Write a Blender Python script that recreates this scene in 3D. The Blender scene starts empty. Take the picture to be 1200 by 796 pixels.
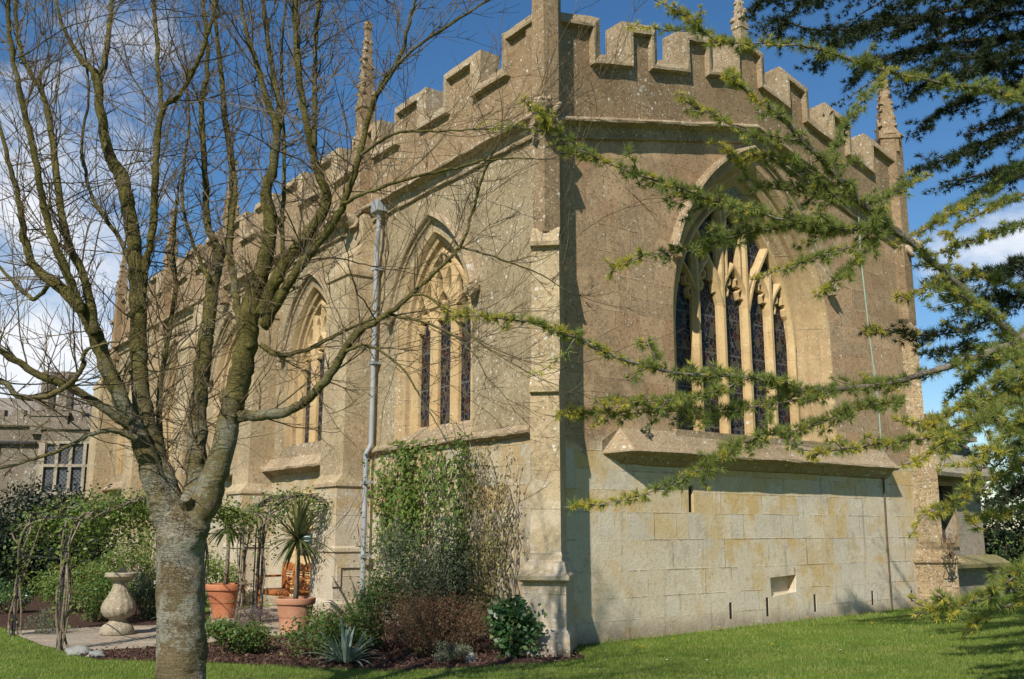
import bpy, bmesh, math, random
import numpy as np
from mathutils import Vector, Matrix, noise as mnoise
from mathutils.geometry import tessellate_polygon
random.seed(7); RNG = np.random.default_rng(7)
R = math.radians
SC = bpy.context.scene
COL = SC.collection

# ------------------------------------------------------------------ camera, sky, sun, exposure
PITCH = R(10.926); FPX = 1150.0; EYE = 1.6
cam_d = bpy.data.cameras.new("camera"); cam = bpy.data.objects.new("camera", cam_d); COL.objects.link(cam)
cam.location = (0, 0, EYE); cam.rotation_euler = (R(90) + PITCH, 0, 0)
cam_d.sensor_width = 36; cam_d.lens = FPX / 1200 * 36; cam_d.clip_start = 0.05; cam_d.clip_end = 3000
SC.camera = cam
SUN_AZ = R(202.0); SUN_EL = R(39.0)            # azimuth from +Y towards +X
SUN_DIR = Vector((math.sin(SUN_AZ) * math.cos(SUN_EL), math.cos(SUN_AZ) * math.cos(SUN_EL), math.sin(SUN_EL)))
sl = bpy.data.lights.new("sun", 'SUN'); sun = bpy.data.objects.new("sun", sl); COL.objects.link(sun)
sl.energy = 5.0; sl.angle = R(0.5); sl.color = (1.0, 0.95, 0.86)
sun.rotation_euler = SUN_DIR.to_track_quat('Z', 'Y').to_euler(); sun.location = SUN_DIR * 60
SC.view_settings.view_transform = 'Standard'; SC.view_settings.look = 'None'
SC.view_settings.exposure = 0.28; SC.view_settings.gamma = 1.0; SC.view_settings.use_curve_mapping = False

def ray(px, py):
    x = (px - 600) / FPX; y = (398 - py) / FPX
    return Vector((x, math.cos(PITCH) - y * math.sin(PITCH), math.sin(PITCH) + y * math.cos(PITCH)))
def at(px, py, Y):                               # the point at forward distance Y seen at that place of the photograph
    r = ray(px, py); return Vector((0, 0, EYE)) + r * (Y / r.y)

def spline(P, k=6):
    P = np.asarray(P, float); Q = np.vstack([2 * P[0] - P[1], P, 2 * P[-1] - P[-2]]); out = []
    for i in range(1, len(Q) - 2):
        p0, p1, p2, p3 = Q[i - 1], Q[i], Q[i + 1], Q[i + 2]
        for j in range(k):
            t = j / k; out.append(.5 * (2 * p1 + (p2 - p0) * t + (2 * p0 - 5 * p1 + 4 * p2 - p3) * t * t + (3 * p1 - p0 - 3 * p2 + p3) * t ** 3))
    out.append(Q[-2]); return np.array(out)

class NT:
    def __init__(s, tree): s.t = tree
    def n(s, typ, ins=None, **props):
        nd = s.t.nodes.new(typ)
        for k, v in props.items(): setattr(nd, k, v)
        for k, v in (ins or {}).items():
            if isinstance(v, bpy.types.NodeSocket): s.t.links.new(v, nd.inputs[k])
            else: nd.inputs[k].default_value = v
        return nd
    def m(s, op, a, b=None, c=None):
        ins = {0: a}
        if b is not None: ins[1] = b
        if c is not None: ins[2] = c
        return s.n('ShaderNodeMath', ins, operation=op).outputs[0]
    def mix(s, f, a, b, mode='MIX'):
        def c(v): return tuple(v) + (1,) if isinstance(v, (tuple, list)) and len(v) == 3 else v
        return s.n('ShaderNodeMixRGB', {'Fac': f, 'Color1': c(a), 'Color2': c(b)}, blend_type=mode).outputs[0]
    def noise(s, vec, scale, detail=3, rough=.55, out='Fac'):
        return s.n('ShaderNodeTexNoise', {'Vector': vec, 'Scale': scale, 'Detail': detail, 'Roughness': rough}).outputs[out]
    def ramp(s, v, a, b, lo=0., hi=1.):
        return s.n('ShaderNodeMapRange', {0: v, 1: a, 2: b, 3: lo, 4: hi}, interpolation_type='SMOOTHSTEP').outputs[0]

w = bpy.data.worlds.new("World"); SC.world = w; w.use_nodes = True
T = NT(w.node_tree); w.node_tree.nodes.clear()
sky = T.n('ShaderNodeTexSky', sky_type='NISHITA', sun_disc=False, sun_elevation=SUN_EL, sun_rotation=SUN_AZ, altitude=100,
          air_density=1.0, dust_density=0.15, ozone_density=3.0)
dirn = T.n('ShaderNodeTexCoord').outputs['Generated']
stretch = T.n('ShaderNodeMapping', {0: dirn, 3: (1, 1, 1.7)}).outputs[0]
cn = T.m('ADD', T.m('MULTIPLY', T.noise(stretch, 4.2, 9, .62), .75), T.m('MULTIPLY', T.noise(stretch, 15, 6, .6), .25))
blob = None
for px, py, size, amt in ((40, 410, .17, .30), (-60, 330, .2, .3), (60, 150, .22, .16), (190, 50, .17, .15), (1160, 275, .10, .15), (1250, 330, .16, .14), (1090, 330, .06, .16)):
    d = ray(px, py).normalized()
    dist = T.n('ShaderNodeVectorMath', {0: dirn, 1: d}, operation='DISTANCE').outputs['Value']
    v = T.ramp(dist, 0, size, amt, 0)
    blob = v if blob is None else T.m('ADD', blob, v)
cl = T.ramp(T.m('ADD', cn, T.m('MINIMUM', blob, .34)), .60, .86)
skyc = T.n('ShaderNodeHueSaturation', {'Saturation': 1.22, 'Value': 1.0, 'Color': sky.outputs[0]}).outputs[0]
skyc = T.mix(T.m('MULTIPLY', cl, .93), skyc, (8.6, 8.7, 9.0))
bg = T.n('ShaderNodeBackground', {'Color': skyc, 'Strength': .096})
T.n('ShaderNodeOutputWorld', {'Surface': bg.outputs[0]})

# ------------------------------------------------------------------ helpers: tagging and meshes
def tag(o, label=None, cat=None, group=None, kind=None):
    for k, v in (('label', label), ('category', cat), ('group', group), ('kind', kind)):
        if v: o[k] = v
    return o
def thing(name, loc, label, cat, group=None):
    o = bpy.data.objects.new(name, None); COL.objects.link(o); o.location = loc; o.empty_display_size = .2
    return tag(o, label, cat, group)
def root_loc(p):
    v = Vector((0, 0, 0))
    while p is not None: v += p.location; p = p.parent
    return v
def link_mesh(name, me, mat, parent=None):
    o = bpy.data.objects.new(name, me); COL.objects.link(o)
    if mat: me.materials.append(mat)
    if parent is not None:
        o.parent = parent; me.transform(Matrix.Translation(-root_loc(parent)))
    return o

class Fr:
    """a wall's own frame: u along it, n out of it, z up"""
    def __init__(s, O, d, n): s.O = Vector((O[0], O[1], 0)); s.d = Vector((d[0], d[1], 0)).normalized(); s.n = Vector((n[0], n[1], 0)).normalized()
    def P(s, u, n, z): return s.O + s.d * u + s.n * n + Vector((0, 0, z))

class MB:
    def __init__(s): s.v = []; s.f = []; s.uv = []
    def add(s, vs, fs, uvs=None):
        b = len(s.v); s.v += [tuple(p) for p in vs]
        s.uv += list(uvs) if uvs else [(p[0] + p[1], p[2]) for p in vs]
        s.f += [tuple(i + b for i in f) for f in fs]
    def fq(s, fr, pts): s.add([fr.P(*p) for p in pts], [tuple(range(len(pts)))], [(p[0] + p[1], p[2]) for p in pts])
    def box(s, fr, u0, u1, n0, n1, z0, z1):
        for q in (((u0, n1, z0), (u1, n1, z0), (u1, n1, z1), (u0, n1, z1)), ((u1, n0, z0), (u0, n0, z0), (u0, n0, z1), (u1, n0, z1)),
                  ((u0, n0, z0), (u0, n1, z0), (u0, n1, z1), (u0, n0, z1)), ((u1, n1, z0), (u1, n0, z0), (u1, n0, z1), (u1, n1, z1)),
                  ((u0, n1, z1), (u1, n1, z1), (u1, n0, z1), (u0, n0, z1)), ((u0, n0, z0), (u1, n0, z0), (u1, n1, z0), (u0, n1, z0))): s.fq(fr, q)
    def face(s, fr, outer, holes, n):            # a flat sheet with holes, outline points (u, z)
        loops = [[Vector((a, b, 0)) for a, b in l] for l in [outer] + list(holes)]
        flat = [p for l in loops for p in l]
        tris = tessellate_polygon(loops)
        s.add([fr.P(p.x, n, p.y) for p in flat], tris, [(p.x + n, p.y) for p in flat])
    def prism(s, fr, poly, n0, n1):
        s.face(fr, poly, [], n1); s.face(fr, poly, [], n0)
        for (a, b), (c, d) in zip(poly, poly[1:] + poly[:1]): s.fq(fr, ((a, n1, b), (c, n1, d), (c, n0, d), (a, n0, b)))
    def loft(s, fr, secs, cap=True):             # sections (z, [(u, n) ...])
        for (z0, p0), (z1, p1) in zip(secs, secs[1:]):
            k = len(p0)
            for i in range(k):
                a, b = p0[i], p0[(i + 1) % k]; c, d = p1[(i + 1) % k], p1[i]
                s.fq(fr, ((a[0], a[1], z0), (b[0], b[1], z0), (c[0], c[1], z1), (d[0], d[1], z1)))
        if cap:
            for z, p in (secs[0], secs[-1]): s.fq(fr, [(a, b, z) for a, b in p])
    def sweep(s, fr, path, prof, step=0, jit=0., caps=True):
        # path (u, z) in the wall, prof (offset to the path's right, n)
        if step:
            q = []
            for a, b in zip(path, path[1:]):
                k = max(1, int(math.hypot(b[0] - a[0], b[1] - a[1]) / step))
                q += [(a[0] + (b[0] - a[0]) * i / k, a[1] + (b[1] - a[1]) * i / k) for i in range(k)]
            path = q + [path[-1]]
        N = len(path); rows = []
        for i, p in enumerate(path):
            def nrm(a, b):
                dx, dz = b[0] - a[0], b[1] - a[1]; L = math.hypot(dx, dz) or 1; return (dz / L, -dx / L)
            n1 = nrm(path[max(i - 1, 0)], p) if i > 0 else nrm(p, path[1])
            n2 = nrm(p, path[i + 1]) if i < N - 1 else n1
            mx, mz = n1[0] + n2[0], n1[1] + n2[1]; k = 2 / max(mx * mx + mz * mz, .45)
            row = []
            for o, n in prof:
                ju = random.gauss(0, jit); jz = random.gauss(0, jit); jn = random.gauss(0, jit)
                row.append((p[0] + mx * k * o + ju, n + jn, p[1] + mz * k * o + jz))
            rows.append(row)
        b = len(s.v); M = len(prof)
        for r in rows:
            for q in r: s.v.append(tuple(fr.P(*q))); s.uv.append((q[0] + q[1], q[2]))
        for i in range(N - 1):
            for j in range(M - 1):
                s.f.append((b + i * M + j, b + (i + 1) * M + j, b + (i + 1) * M + j + 1, b + i * M + j + 1))
        if caps: s.f.append(tuple(b + j for j in range(M))); s.f.append(tuple(b + (N - 1) * M + j for j in reversed(range(M))))
    def rock(s, c, size, seed=0, sub=2, amp=.3):  # an uneven lump
        bm = bmesh.new(); bmesh.ops.create_icosphere(bm, subdivisions=sub, radius=1)
        vs = []
        for v in bm.verts:
            k = 1 + amp * mnoise.noise(v.co * 1.6 + Vector((seed * 3.1, seed, 0)))
            vs.append(Vector((v.co.x * size[0], v.co.y * size[1], v.co.z * size[2])) * k + Vector(c))
        s.add(vs, [tuple(v.index for v in f.verts) for f in bm.faces]); bm.free()
    def lathe(s, c, prof, seg=28, lobes=0, amp=0.):
        c = Vector(c); vs = []; fs = []
        for r, z in prof:
            for k in range(seg):
                a = 2 * math.pi * k / seg
                rr = r * (1 + (amp * abs(math.sin(a * lobes / 2)) if lobes else 0))
                vs.append(c + Vector((rr * math.cos(a), rr * math.sin(a), z)))
        for i in range(len(prof) - 1):
            for k in range(seg):
                fs.append((i * seg + k, i * seg + (k + 1) % seg, (i + 1) * seg + (k + 1) % seg, (i + 1) * seg + k))
        fs.append(tuple(reversed(range(seg)))); fs.append(tuple((len(prof) - 1) * seg + k for k in range(seg)))
        s.add(vs, fs)
    def tube(s, pts, radii, sides=6, rough=0.):
        pts = np.asarray([tuple(p) for p in pts], float); n = len(pts)
        radii = np.broadcast_to(np.asarray(radii, float), (n,))
        t = np.gradient(pts, axis=0); t /= np.linalg.norm(t, axis=1)[:, None] + 1e-9
        ref = np.array([.31, .17, .93]) if abs(t[0] @ np.array([.31, .17, .93])) < .9 else np.array([.9, .3, .1])
        a = np.cross(t, ref); a /= np.linalg.norm(a, axis=1)[:, None] + 1e-9
        b = np.cross(t, a)
        ang = np.arange(sides) * 2 * math.pi / sides
        P = pts[:, None] + radii[:, None, None] * (np.cos(ang)[None, :, None] * a[:, None] + np.sin(ang)[None, :, None] * b[:, None])
        if rough:
            nr = P - pts[:, None]
            for i in range(n):
                for k in range(sides):
                    v = Vector(P[i, k]); P[i, k] += nr[i, k] * rough * (mnoise.noise(v * 5) * .9 + mnoise.noise(v * 13) * .6 + mnoise.noise(v * 31) * .35)
        base = len(s.v); s.v += [tuple(p) for p in P.reshape(-1, 3)]; s.uv += [(0, 0)] * (n * sides)
        for i in range(n - 1):
            for k in range(sides):
                s.f.append((base + i * sides + k, base + i * sides + (k + 1) % sides, base + (i + 1) * sides + (k + 1) % sides, base + (i + 1) * sides + k))
        s.f.append(tuple(base + k for k in reversed(range(sides)))); s.f.append(tuple(base + (n - 1) * sides + k for k in range(sides)))
    def build(s, name, mat, parent=None, smooth=False):
        me = bpy.data.meshes.new(name); me.from_pydata(s.v, [], s.f)
        uvl = me.uv_layers.new(name="UVMap"); li = np.empty(len(me.loops), np.int32); me.loops.foreach_get('vertex_index', li)
        uvl.data.foreach_set('uv', np.asarray(s.uv, np.float32)[li].ravel())
        bm = bmesh.new(); bm.from_mesh(me); bmesh.ops.recalc_face_normals(bm, faces=bm.faces); bm.to_mesh(me); bm.free()
        if smooth: me.polygons.foreach_set('use_smooth', [True] * len(me.polygons))
        return link_mesh(name, me, mat, parent)

def raw_mesh(name, V, k, mat, parent=None):       # V: (N, k, 3) separate k-gons
    V = np.asarray(V, np.float32); N = V.shape[0]
    me = bpy.data.meshes.new(name); me.vertices.add(N * k); me.vertices.foreach_set('co', V.ravel())
    me.loops.add(N * k); me.loops.foreach_set('vertex_index', np.arange(N * k, dtype=np.int32))
    me.polygons.add(N); me.polygons.foreach_set('loop_start', np.arange(0, N * k, k, dtype=np.int32))
    me.update(calc_edges=True); me.validate()
    return link_mesh(name, me, mat, parent)
def unit(a): return a / (np.linalg.norm(a, axis=-1, keepdims=True) + 1e-9)
def leaves_at(C, size, normal=None, spread=1.0, ratio=.55, up=0.0):
    """rhombic leaves at the points C; normal: direction they tend to face"""
    N = len(C); nrm = RNG.normal(size=(N, 3)) * spread
    if normal is not None: nrm = nrm + np.asarray(normal)
    nrm = unit(nrm); t = unit(np.cross(nrm, RNG.normal(size=(N, 3)) + np.array([0, 0, up])))
    b = np.cross(nrm, t); L = (size * RNG.uniform(.55, 1.25, N))[:, None]; W = L * ratio
    fold = nrm * L * .12
    return np.stack([C - t * L * .5, C + b * W * .5 + fold, C + t * L * .5, C - b * W * .5 + fold], 1)

# ------------------------------------------------------------------ materials
def mat_new(name):
    m = bpy.data.materials.new(name); m.use_nodes = True; m.node_tree.nodes.clear(); return m, NT(m.node_tree)
def finish(t, color, rough=.9, bump=None, bstr=.5, bdist=.02, spec=.25, metal=0., normal=None):
    ins = {'Base Color': color if not isinstance(color, tuple) else tuple(color) + (1,), 'Roughness': rough, 'Specular IOR Level': spec, 'Metallic': metal}
    if bump is not None: ins['Normal'] = t.n('ShaderNodeBump', {'Strength': bstr, 'Distance': bdist, 'Height': bump}).outputs[0]
    p = t.n('ShaderNodeBsdfPrincipled', ins); t.n('ShaderNodeOutputMaterial', {'Surface': p.outputs[0]}); return p

def ashlar(t, bw, bh, jw, warp=.03):
    uv = t.n('ShaderNodeUVMap').outputs[0]
    ob = t.n('ShaderNodeTexCoord').outputs['Object']
    wv = t.n('ShaderNodeVectorMath', {0: t.noise(ob, 2.2, 3, .6, 'Color'), 1: (.5, .5, .5)}, operation='SUBTRACT').outputs[0]
    wv = t.n('ShaderNodeVectorMath', {0: wv, 'Scale': warp}, operation='SCALE').outputs[0]
    uv = t.n('ShaderNodeVectorMath', {0: uv, 1: wv}, operation='ADD').outputs[0]
    sx = t.n('ShaderNodeSeparateXYZ', {0: uv}); u, v = sx.outputs[0], sx.outputs[1]
    # uneven course heights
    vv = t.m('ADD', t.m('DIVIDE', v, bh), t.m('MULTIPLY', t.m('SINE', t.m('MULTIPLY', v, 2.9 / bh * .3)), .28))
    row = t.m('FLOOR', vv); fv = t.m('FRACT', vv)
    rr = t.n('ShaderNodeTexWhiteNoise', {'W': row}, noise_dimensions='1D').outputs['Value']
    uu = t.m('ADD', t.m('DIVIDE', u, t.m('MULTIPLY', t.m('ADD', t.m('MULTIPLY', rr, .7), .7), bw)), t.m('MULTIPLY', rr, 9.3))
    uu = t.m('ADD', uu, t.m('MULTIPLY', t.m('SINE', t.m('MULTIPLY', uu, 1.9)), .3))
    colm = t.m('FLOOR', uu); fu = t.m('FRACT', uu)
    cid = t.n('ShaderNodeCombineXYZ', {0: colm, 1: row, 2: 3.0}).outputs[0]
    wn = t.n('ShaderNodeTexWhiteNoise', {'Vector': cid}, noise_dimensions='3D')
    eu = t.m('MULTIPLY', t.m('MINIMUM', fu, t.m('SUBTRACT', 1, fu)), bw); ev = t.m('MULTIPLY', t.m('MINIMUM', fv, t.m('SUBTRACT', 1, fv)), bh)
    joint = t.ramp(t.m('ADD', t.m('MINIMUM', eu, ev), t.m('MULTIPLY', t.m('SUBTRACT', t.noise(ob, 26, 3, .6), .5), jw * .8)), jw * .25, jw * .9, 1, 0)
    joint = t.m('MULTIPLY', joint, t.ramp(t.noise(ob, 1.7, 5, .7), .42, .60, .03, 1))
    return wn, joint, ob

def stone(name, cols, joints=.5, bw=.62, bh=.36, jw=.014, lichen=.5, spots=.5, low=None, z_split=3.0, rough_amt=1.0, orange=.15, warp=.03, streak=.3, hue=.4):
    m, t = mat_new(name)
    wn, joint, ob = ashlar(t, bw, bh, jw, warp)
    rnd = wn.outputs['Value']
    sp = t.n('ShaderNodeSeparateColor', {0: wn.outputs['Color']})
    big = t.noise(ob, .55, 4, .6); mid = t.noise(ob, 2.6, 5, .62); fine = t.noise(ob, 48, 4, .75); grit = t.noise(ob, 15, 6, .75)
    def tone(c):
        a, b, d = c
        x = t.mix(t.ramp(t.m('ADD', t.m('MULTIPLY', big, .75), t.m('MULTIPLY', mid, .45)), .35, .85), a, b)
        return t.mix(t.m('MULTIPLY', t.ramp(mid, .5, .75), .5), x, d)
    base = tone(cols); vary = .32 * joints
    base = t.mix(1.0, base, t.n('ShaderNodeCombineColor', {0: t.m('ADD', 1 - vary * .5, t.m('MULTIPLY', rnd, vary)), 1: t.m('ADD', 1 - vary * .5, t.m('MULTIPLY', rnd, vary * .92)), 2: t.m('ADD', 1 - vary * .5, t.m('MULTIPLY', rnd, vary * .8))}).outputs[0], 'MULTIPLY')
    base = t.mix(t.m('MULTIPLY', t.ramp(sp.outputs[2], .55, .9), .35 * hue), base, tuple(c * k for c, k in zip(cols[0], (1.12, .86, .78))))
    base = t.mix(t.m('MULTIPLY', t.ramp(sp.outputs[0], .6, .95), .35 * hue), base, tuple(min(.7, c * k) for c, k in zip(cols[1], (1.12, 1.14, 1.1))))
    base = t.mix(t.m('MULTIPLY', t.ramp(t.noise(ob, .8, 7, .72), .47, .62), .5), base, tuple(c * .58 for c in cols[0]))
    base = t.mix(t.m('MULTIPLY', t.ramp(t.noise(t.n('ShaderNodeMapping', {0: ob, 1: (3, 8, 5)}).outputs[0], 1.1, 7, .72), .52, .66), .45), base, tuple(min(.7, c * 1.28) for c in cols[1]))
    jamt = t.m('MULTIPLY', joint, joints)
    jh = jamt
    if low:
        z = t.n('ShaderNodeSeparateXYZ', {0: t.n('ShaderNodeNewGeometry').outputs['Position']}).outputs[2]
        f = t.ramp(t.m('ADD', z, t.m('MULTIPLY', t.m('SUBTRACT', mid, .5), .9)), z_split - .12, z_split + .12, 1, 0)
        cream, yellow, grey = low
        lb = t.mix(t.ramp(rnd, .25, .6), cream, yellow)
        lb = t.mix(t.ramp(sp.outputs[1], .62, .8), lb, tuple(c * .93 for c in grey))
        # grey weathering crust rising from the foot of the wall
        crust = t.ramp(t.m('ADD', t.m('MULTIPLY', t.m('SUBTRACT', 1.9, z), .3), t.m('ADD', t.m('MULTIPLY', t.m('SUBTRACT', big, .5), 2.6), t.m('MULTIPLY', t.m('SUBTRACT', mid, .5), 1.3))), -.12, .22)
        lb = t.mix(t.m('MULTIPLY', crust, .82), lb, grey)
        lb = t.mix(t.m('MULTIPLY', t.ramp(grit, .58, .74), .16), lb, tuple(c * .62 for c in yellow))
        lb = t.mix(t.m('MULTIPLY', t.ramp(t.noise(t.n('ShaderNodeMapping', {0: ob, 1: (2, 7, 3)}).outputs[0], 1.5, 7, .75), .50, .60), .55), lb, tuple(min(.7, c * 1.16) for c in grey))
        lb = t.mix(t.m('MULTIPLY', t.ramp(t.noise(t.n('ShaderNodeMapping', {0: ob, 1: (9, 1, 4)}).outputs[0], 2.4, 7, .75), .56, .64), .5), lb, tuple(c * .62 for c in cream))
        lb = t.mix(t.m('MULTIPLY', t.ramp(t.noise(t.n('ShaderNodeMapping', {0: ob, 1: (4, 4, 9)}).outputs[0], 1.2, 6, .7), .54, .62), .6), lb, yellow)
        base = t.mix(f, base, lb)
        jamt = t.m('MULTIPLY', joint, t.m('ADD', joints * .5, t.m('MULTIPLY', f, .22)))
        jh = t.m('MULTIPLY', jamt, .8)
        foot_tone = t.ramp(t.m('ADD', z, t.m('MULTIPLY', mid, .3)), .2, .5, .55, 0)  # browner and darker toward the foot of the wall
        base = t.mix(foot_tone, base, (.17, .12, .08))
    dk = tuple(c * .42 for c in cols[0]); ga = t.m('SUBTRACT', 1.0, t.m('MULTIPLY', f, .72)) if low else 1.0
    base = t.mix(t.m('MULTIPLY', jamt, .75), base, t.mix(t.ramp(t.noise(ob, 1.3, 3, .6), .5, .6), dk, tuple(min(.6, c * 1.35) for c in cols[1])))
    hole = t.m('MULTIPLY', t.m('LESS_THAN', t.n('ShaderNodeTexVoronoi', {'Vector': t.n('ShaderNodeMapping', {0: ob, 3: (1, 1, 1.6)}).outputs[0], 'Scale': 12.0}).outputs['Distance'], t.m('MULTIPLY', mid, .24)), t.ramp(t.noise(ob, 1.7, 4, .6), .54, .62))
    base = t.mix(t.m('MULTIPLY', hole, .6), base, tuple(c * .3 for c in cols[0]))
    base = t.mix(t.m('MULTIPLY', t.m('MULTIPLY', t.ramp(grit, .49, .62), .62 * rough_amt), ga), base, dk)
    base = t.mix(t.m('MULTIPLY', t.ramp(fine, .54, .64), .55 * rough_amt), base, tuple(min(.75, c * 1.65) for c in cols[1]))
    # pale render patches and run-off streaks with a shape of their own
    stv = t.n('ShaderNodeMapping', {0: ob, 3: (5, 5, .45)}).outputs[0]
    base = t.mix(t.m('MULTIPLY', t.ramp(t.noise(stv, 1.0, 4, .65), .55, .8), streak), base, tuple(c * .55 for c in cols[2]))
    vo = t.n('ShaderNodeTexVoronoi', {'Vector': ob, 'Scale': 9.0, 'Randomness': 1.0}); vs = t.n('ShaderNodeSeparateColor', {0: vo.outputs['Color']})
    dd = t.m('ADD', vo.outputs['Distance'], t.m('MULTIPLY', t.m('SUBTRACT', grit, .5), .35))
    spot = t.m('MULTIPLY', t.m('LESS_THAN', dd, t.m('MULTIPLY', vs.outputs[0], .27)), t.m('GREATER_THAN', t.m('ADD', vs.outputs[1], t.m('ADD', t.m('MULTIPLY', t.m('SUBTRACT', mid, .5), 1.2), t.m('MULTIPLY', t.m('SUBTRACT', big, .5), 1.6))), 1 - spots * .6))
    base = t.mix(t.m('MULTIPLY', spot, .75), base, (.60, .57, .49))
    vo2 = t.n('ShaderNodeTexVoronoi', {'Vector': ob, 'Scale': 26.0}); vs2 = t.n('ShaderNodeSeparateColor', {0: vo2.outputs['Color']})
    spot2 = t.m('MULTIPLY', t.m('LESS_THAN', vo2.outputs['Distance'], .3), t.m('GREATER_THAN', t.m('ADD', vs2.outputs[1], t.m('MULTIPLY', t.m('SUBTRACT', big, .5), 1.2)), 1 - spots * .32))
    base = t.mix(t.m('MULTIPLY', spot2, .6), base, (.62, .59, .5))
    lm = t.ramp(t.m('ADD', t.noise(ob, 5.5, 6, .7), t.m('MULTIPLY', t.m('SUBTRACT', big, .5), .5)), .76 - lichen * .22, .82 - lichen * .18)
    base = t.mix(t.m('MULTIPLY', lm, .7), base, (.52, .50, .43))
    om = t.ramp(t.noise(t.n('ShaderNodeMapping', {0: ob, 1: (7, 3, 1)}).outputs[0], 3.2, 5, .7), .80 - orange * .3, .84 - orange * .25)
    base = t.mix(t.m('MULTIPLY', om, .55), base, (.42, .22, .05))
    pits = t.ramp(t.n('ShaderNodeTexVoronoi', {'Vector': ob, 'Scale': 33.0}).outputs['Distance'], 0, .35)
    pm = t.ramp(t.noise(ob, 3.7, 3, .6), .52, .68)
    h = t.m('ADD', t.m('ADD', t.m('MULTIPLY', grit, .62 * rough_amt), t.m('MULTIPLY', fine, .5 * rough_amt)), t.m('ADD', t.m('MULTIPLY', t.m('MULTIPLY', t.ramp(pits, 0, .3, -1, 0), pm), .5), t.m('MULTIPLY', jh, -.7)))
    h = t.m('ADD', h, t.m('ADD', t.m('MULTIPLY', mid, .35), t.m('MULTIPLY', rnd, .25 * joints)))
    h = t.m('SUBTRACT', h, t.m('MULTIPLY', hole, .8)); finish(t, base, .93, h, .85, .022, .15)
    return m

M = {}
S_COL = ((.275, .207, .119), (.35, .277, .17), (.182, .133, .08))
E_COL = ((.36, .237, .132), (.44, .308, .188), (.265, .168, .092))
P_COL = ((.245, .165, .09), (.31, .22, .128), (.16, .105, .06))
D_COL = ((.345, .24, .125), (.40, .295, .165), (.27, .178, .088))
LOW = ((.58, .47, .30), (.55, .39, .175), (.58, .51, .39))
M['s_wall'] = stone('roughcast stone wall', S_COL, .30, lichen=.5, spots=.8, low=((.42, .33, .20), (.39, .28, .14), (.44, .38, .28)), z_split=2.9)
M['e_wall'] = stone('weathered ashlar gable wall', E_COL, .75, bw=.62, bh=.35, lichen=.2, spots=.25, low=LOW, z_split=2.85, streak=.5, hue=1.0)
M['parapet'] = stone('parapet stone', P_COL, .25, lichen=.45, spots=.7, orange=.2)
M['dress'] = stone('dressed limestone', D_COL, .5, bw=.9, bh=.55, lichen=.25, spots=.3, rough_amt=.5, streak=.25)
M['trac'] = stone('golden limestone tracery', ((.47, .32, .15), (.51, .375, .205), (.37, .245, .11)), .3, bw=.5, bh=.9, lichen=.1, spots=.1, rough_amt=.35, streak=.3)
M['butt'] = stone('buttress stone', ((.36, .27, .155), (.43, .34, .21), (.27, .19, .11)), .6, bw=.8, bh=.45, lichen=.35, spots=.55, low=((.44, .345, .21), (.41, .30, .165), (.46, .40, .31)), z_split=2.4)
M['coping'] = stone('lichened coping', ((.29, .21, .12), (.36, .28, .18), (.2, .14, .08)), .3, bw=.9, bh=.5, lichen=.6, spots=1.0, orange=.4)
M['rubble'] = stone('rubble pier', ((.34, .24, .13), (.41, .31, .185), (.22, .145, .08)), .4, bw=.3, bh=.17, jw=.02, lichen=.6, spots=1.0, warp=.16, rough_amt=1.5)
M['pale'] = stone('pale limewashed wall', ((.60, .52, .40), (.64, .57, .46), (.5, .4, .27)), .25, lichen=.3, spots=.3)
M['niche'] = stone('yellow limestone niche', ((.60, .42, .19), (.62, .46, .25), (.52, .35, .15)), .35, lichen=.05, spots=.1, rough_amt=.4)
M['far'] = stone('old manor stone', ((.165, .135, .098), (.215, .18, .135), (.115, .092, .065)), .6, bw=.5, bh=.28, lichen=.5, spots=.6, orange=.1)
M['grey'] = stone('grey weathered annex stone', ((.30, .25, .18), (.35, .305, .235), (.22, .18, .12)), .5, lichen=.4, spots=.3)
M['moss'] = stone('mossy stone slab', ((.19, .165, .07), (.25, .22, .11), (.13, .12, .045)), .1, lichen=.3, spots=.2)
M['sd'] = stone('weathered sundial stone', ((.29, .24, .165), (.37, .315, .225), (.19, .15, .095)), .05, lichen=.6, spots=.5)
M['slab'] = stone('flagstone paving', ((.33, .27, .20), (.38, .32, .25), (.26, .2, .14)), .8, bw=.7, bh=.55, lichen=.1, spots=.1, rough_amt=.6)
M['slate'] = stone('stone roof tiles', ((.20, .17, .13), (.25, .22, .18), (.15, .12, .09)), .9, bw=.3, bh=.22, lichen=.5, spots=.5)

def simple(name, c1, c2, scale=8, rough=.7, bstr=.3, bdist=.01, spec=.3, metal=0.):
    m, t = mat_new(name); ob = t.n('ShaderNodeTexCoord').outputs['Object']
    a = t.noise(ob, scale, 5, .6); b = t.noise(ob, scale * 6, 4, .6)
    finish(t, t.mix(t.ramp(t.m('ADD', t.m('MULTIPLY', a, .7), t.m('MULTIPLY', b, .3)), .3, .7), c1, c2), rough, t.m('ADD', a, t.m('MULTIPLY', b, .6)), bstr, bdist, spec, metal); return m
M['lead'] = simple('grey painted lead pipe', (.235, .245, .25), (.33, .34, .345), 3, .6, .2)
M['iron'] = simple('black wrought iron', (.02, .02, .02), (.05, .045, .04), 10, .6)
M['rust'] = simple('rusted iron pipe', (.07, .055, .035), (.13, .10, .06), 10, .8)
M['cable'] = simple('green copper cable', (.22, .34, .26), (.30, .40, .32), 4, .6)
M['terra'] = simple('terracotta', (.34, .105, .042), (.50, .21, .11), 3, .85, .4)
M['terra_pale'] = simple('pale terracotta', (.33, .145, .08), (.47, .25, .155), 3, .85, .4)
M['timber'] = simple('orange stained timber', (.34, .10, .024), (.46, .17, .05), 9, .45, .2)
M['soilpot'] = simple('potting soil', (.04, .028, .018), (.08, .055, .035), 30, 1, .8)
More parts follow.
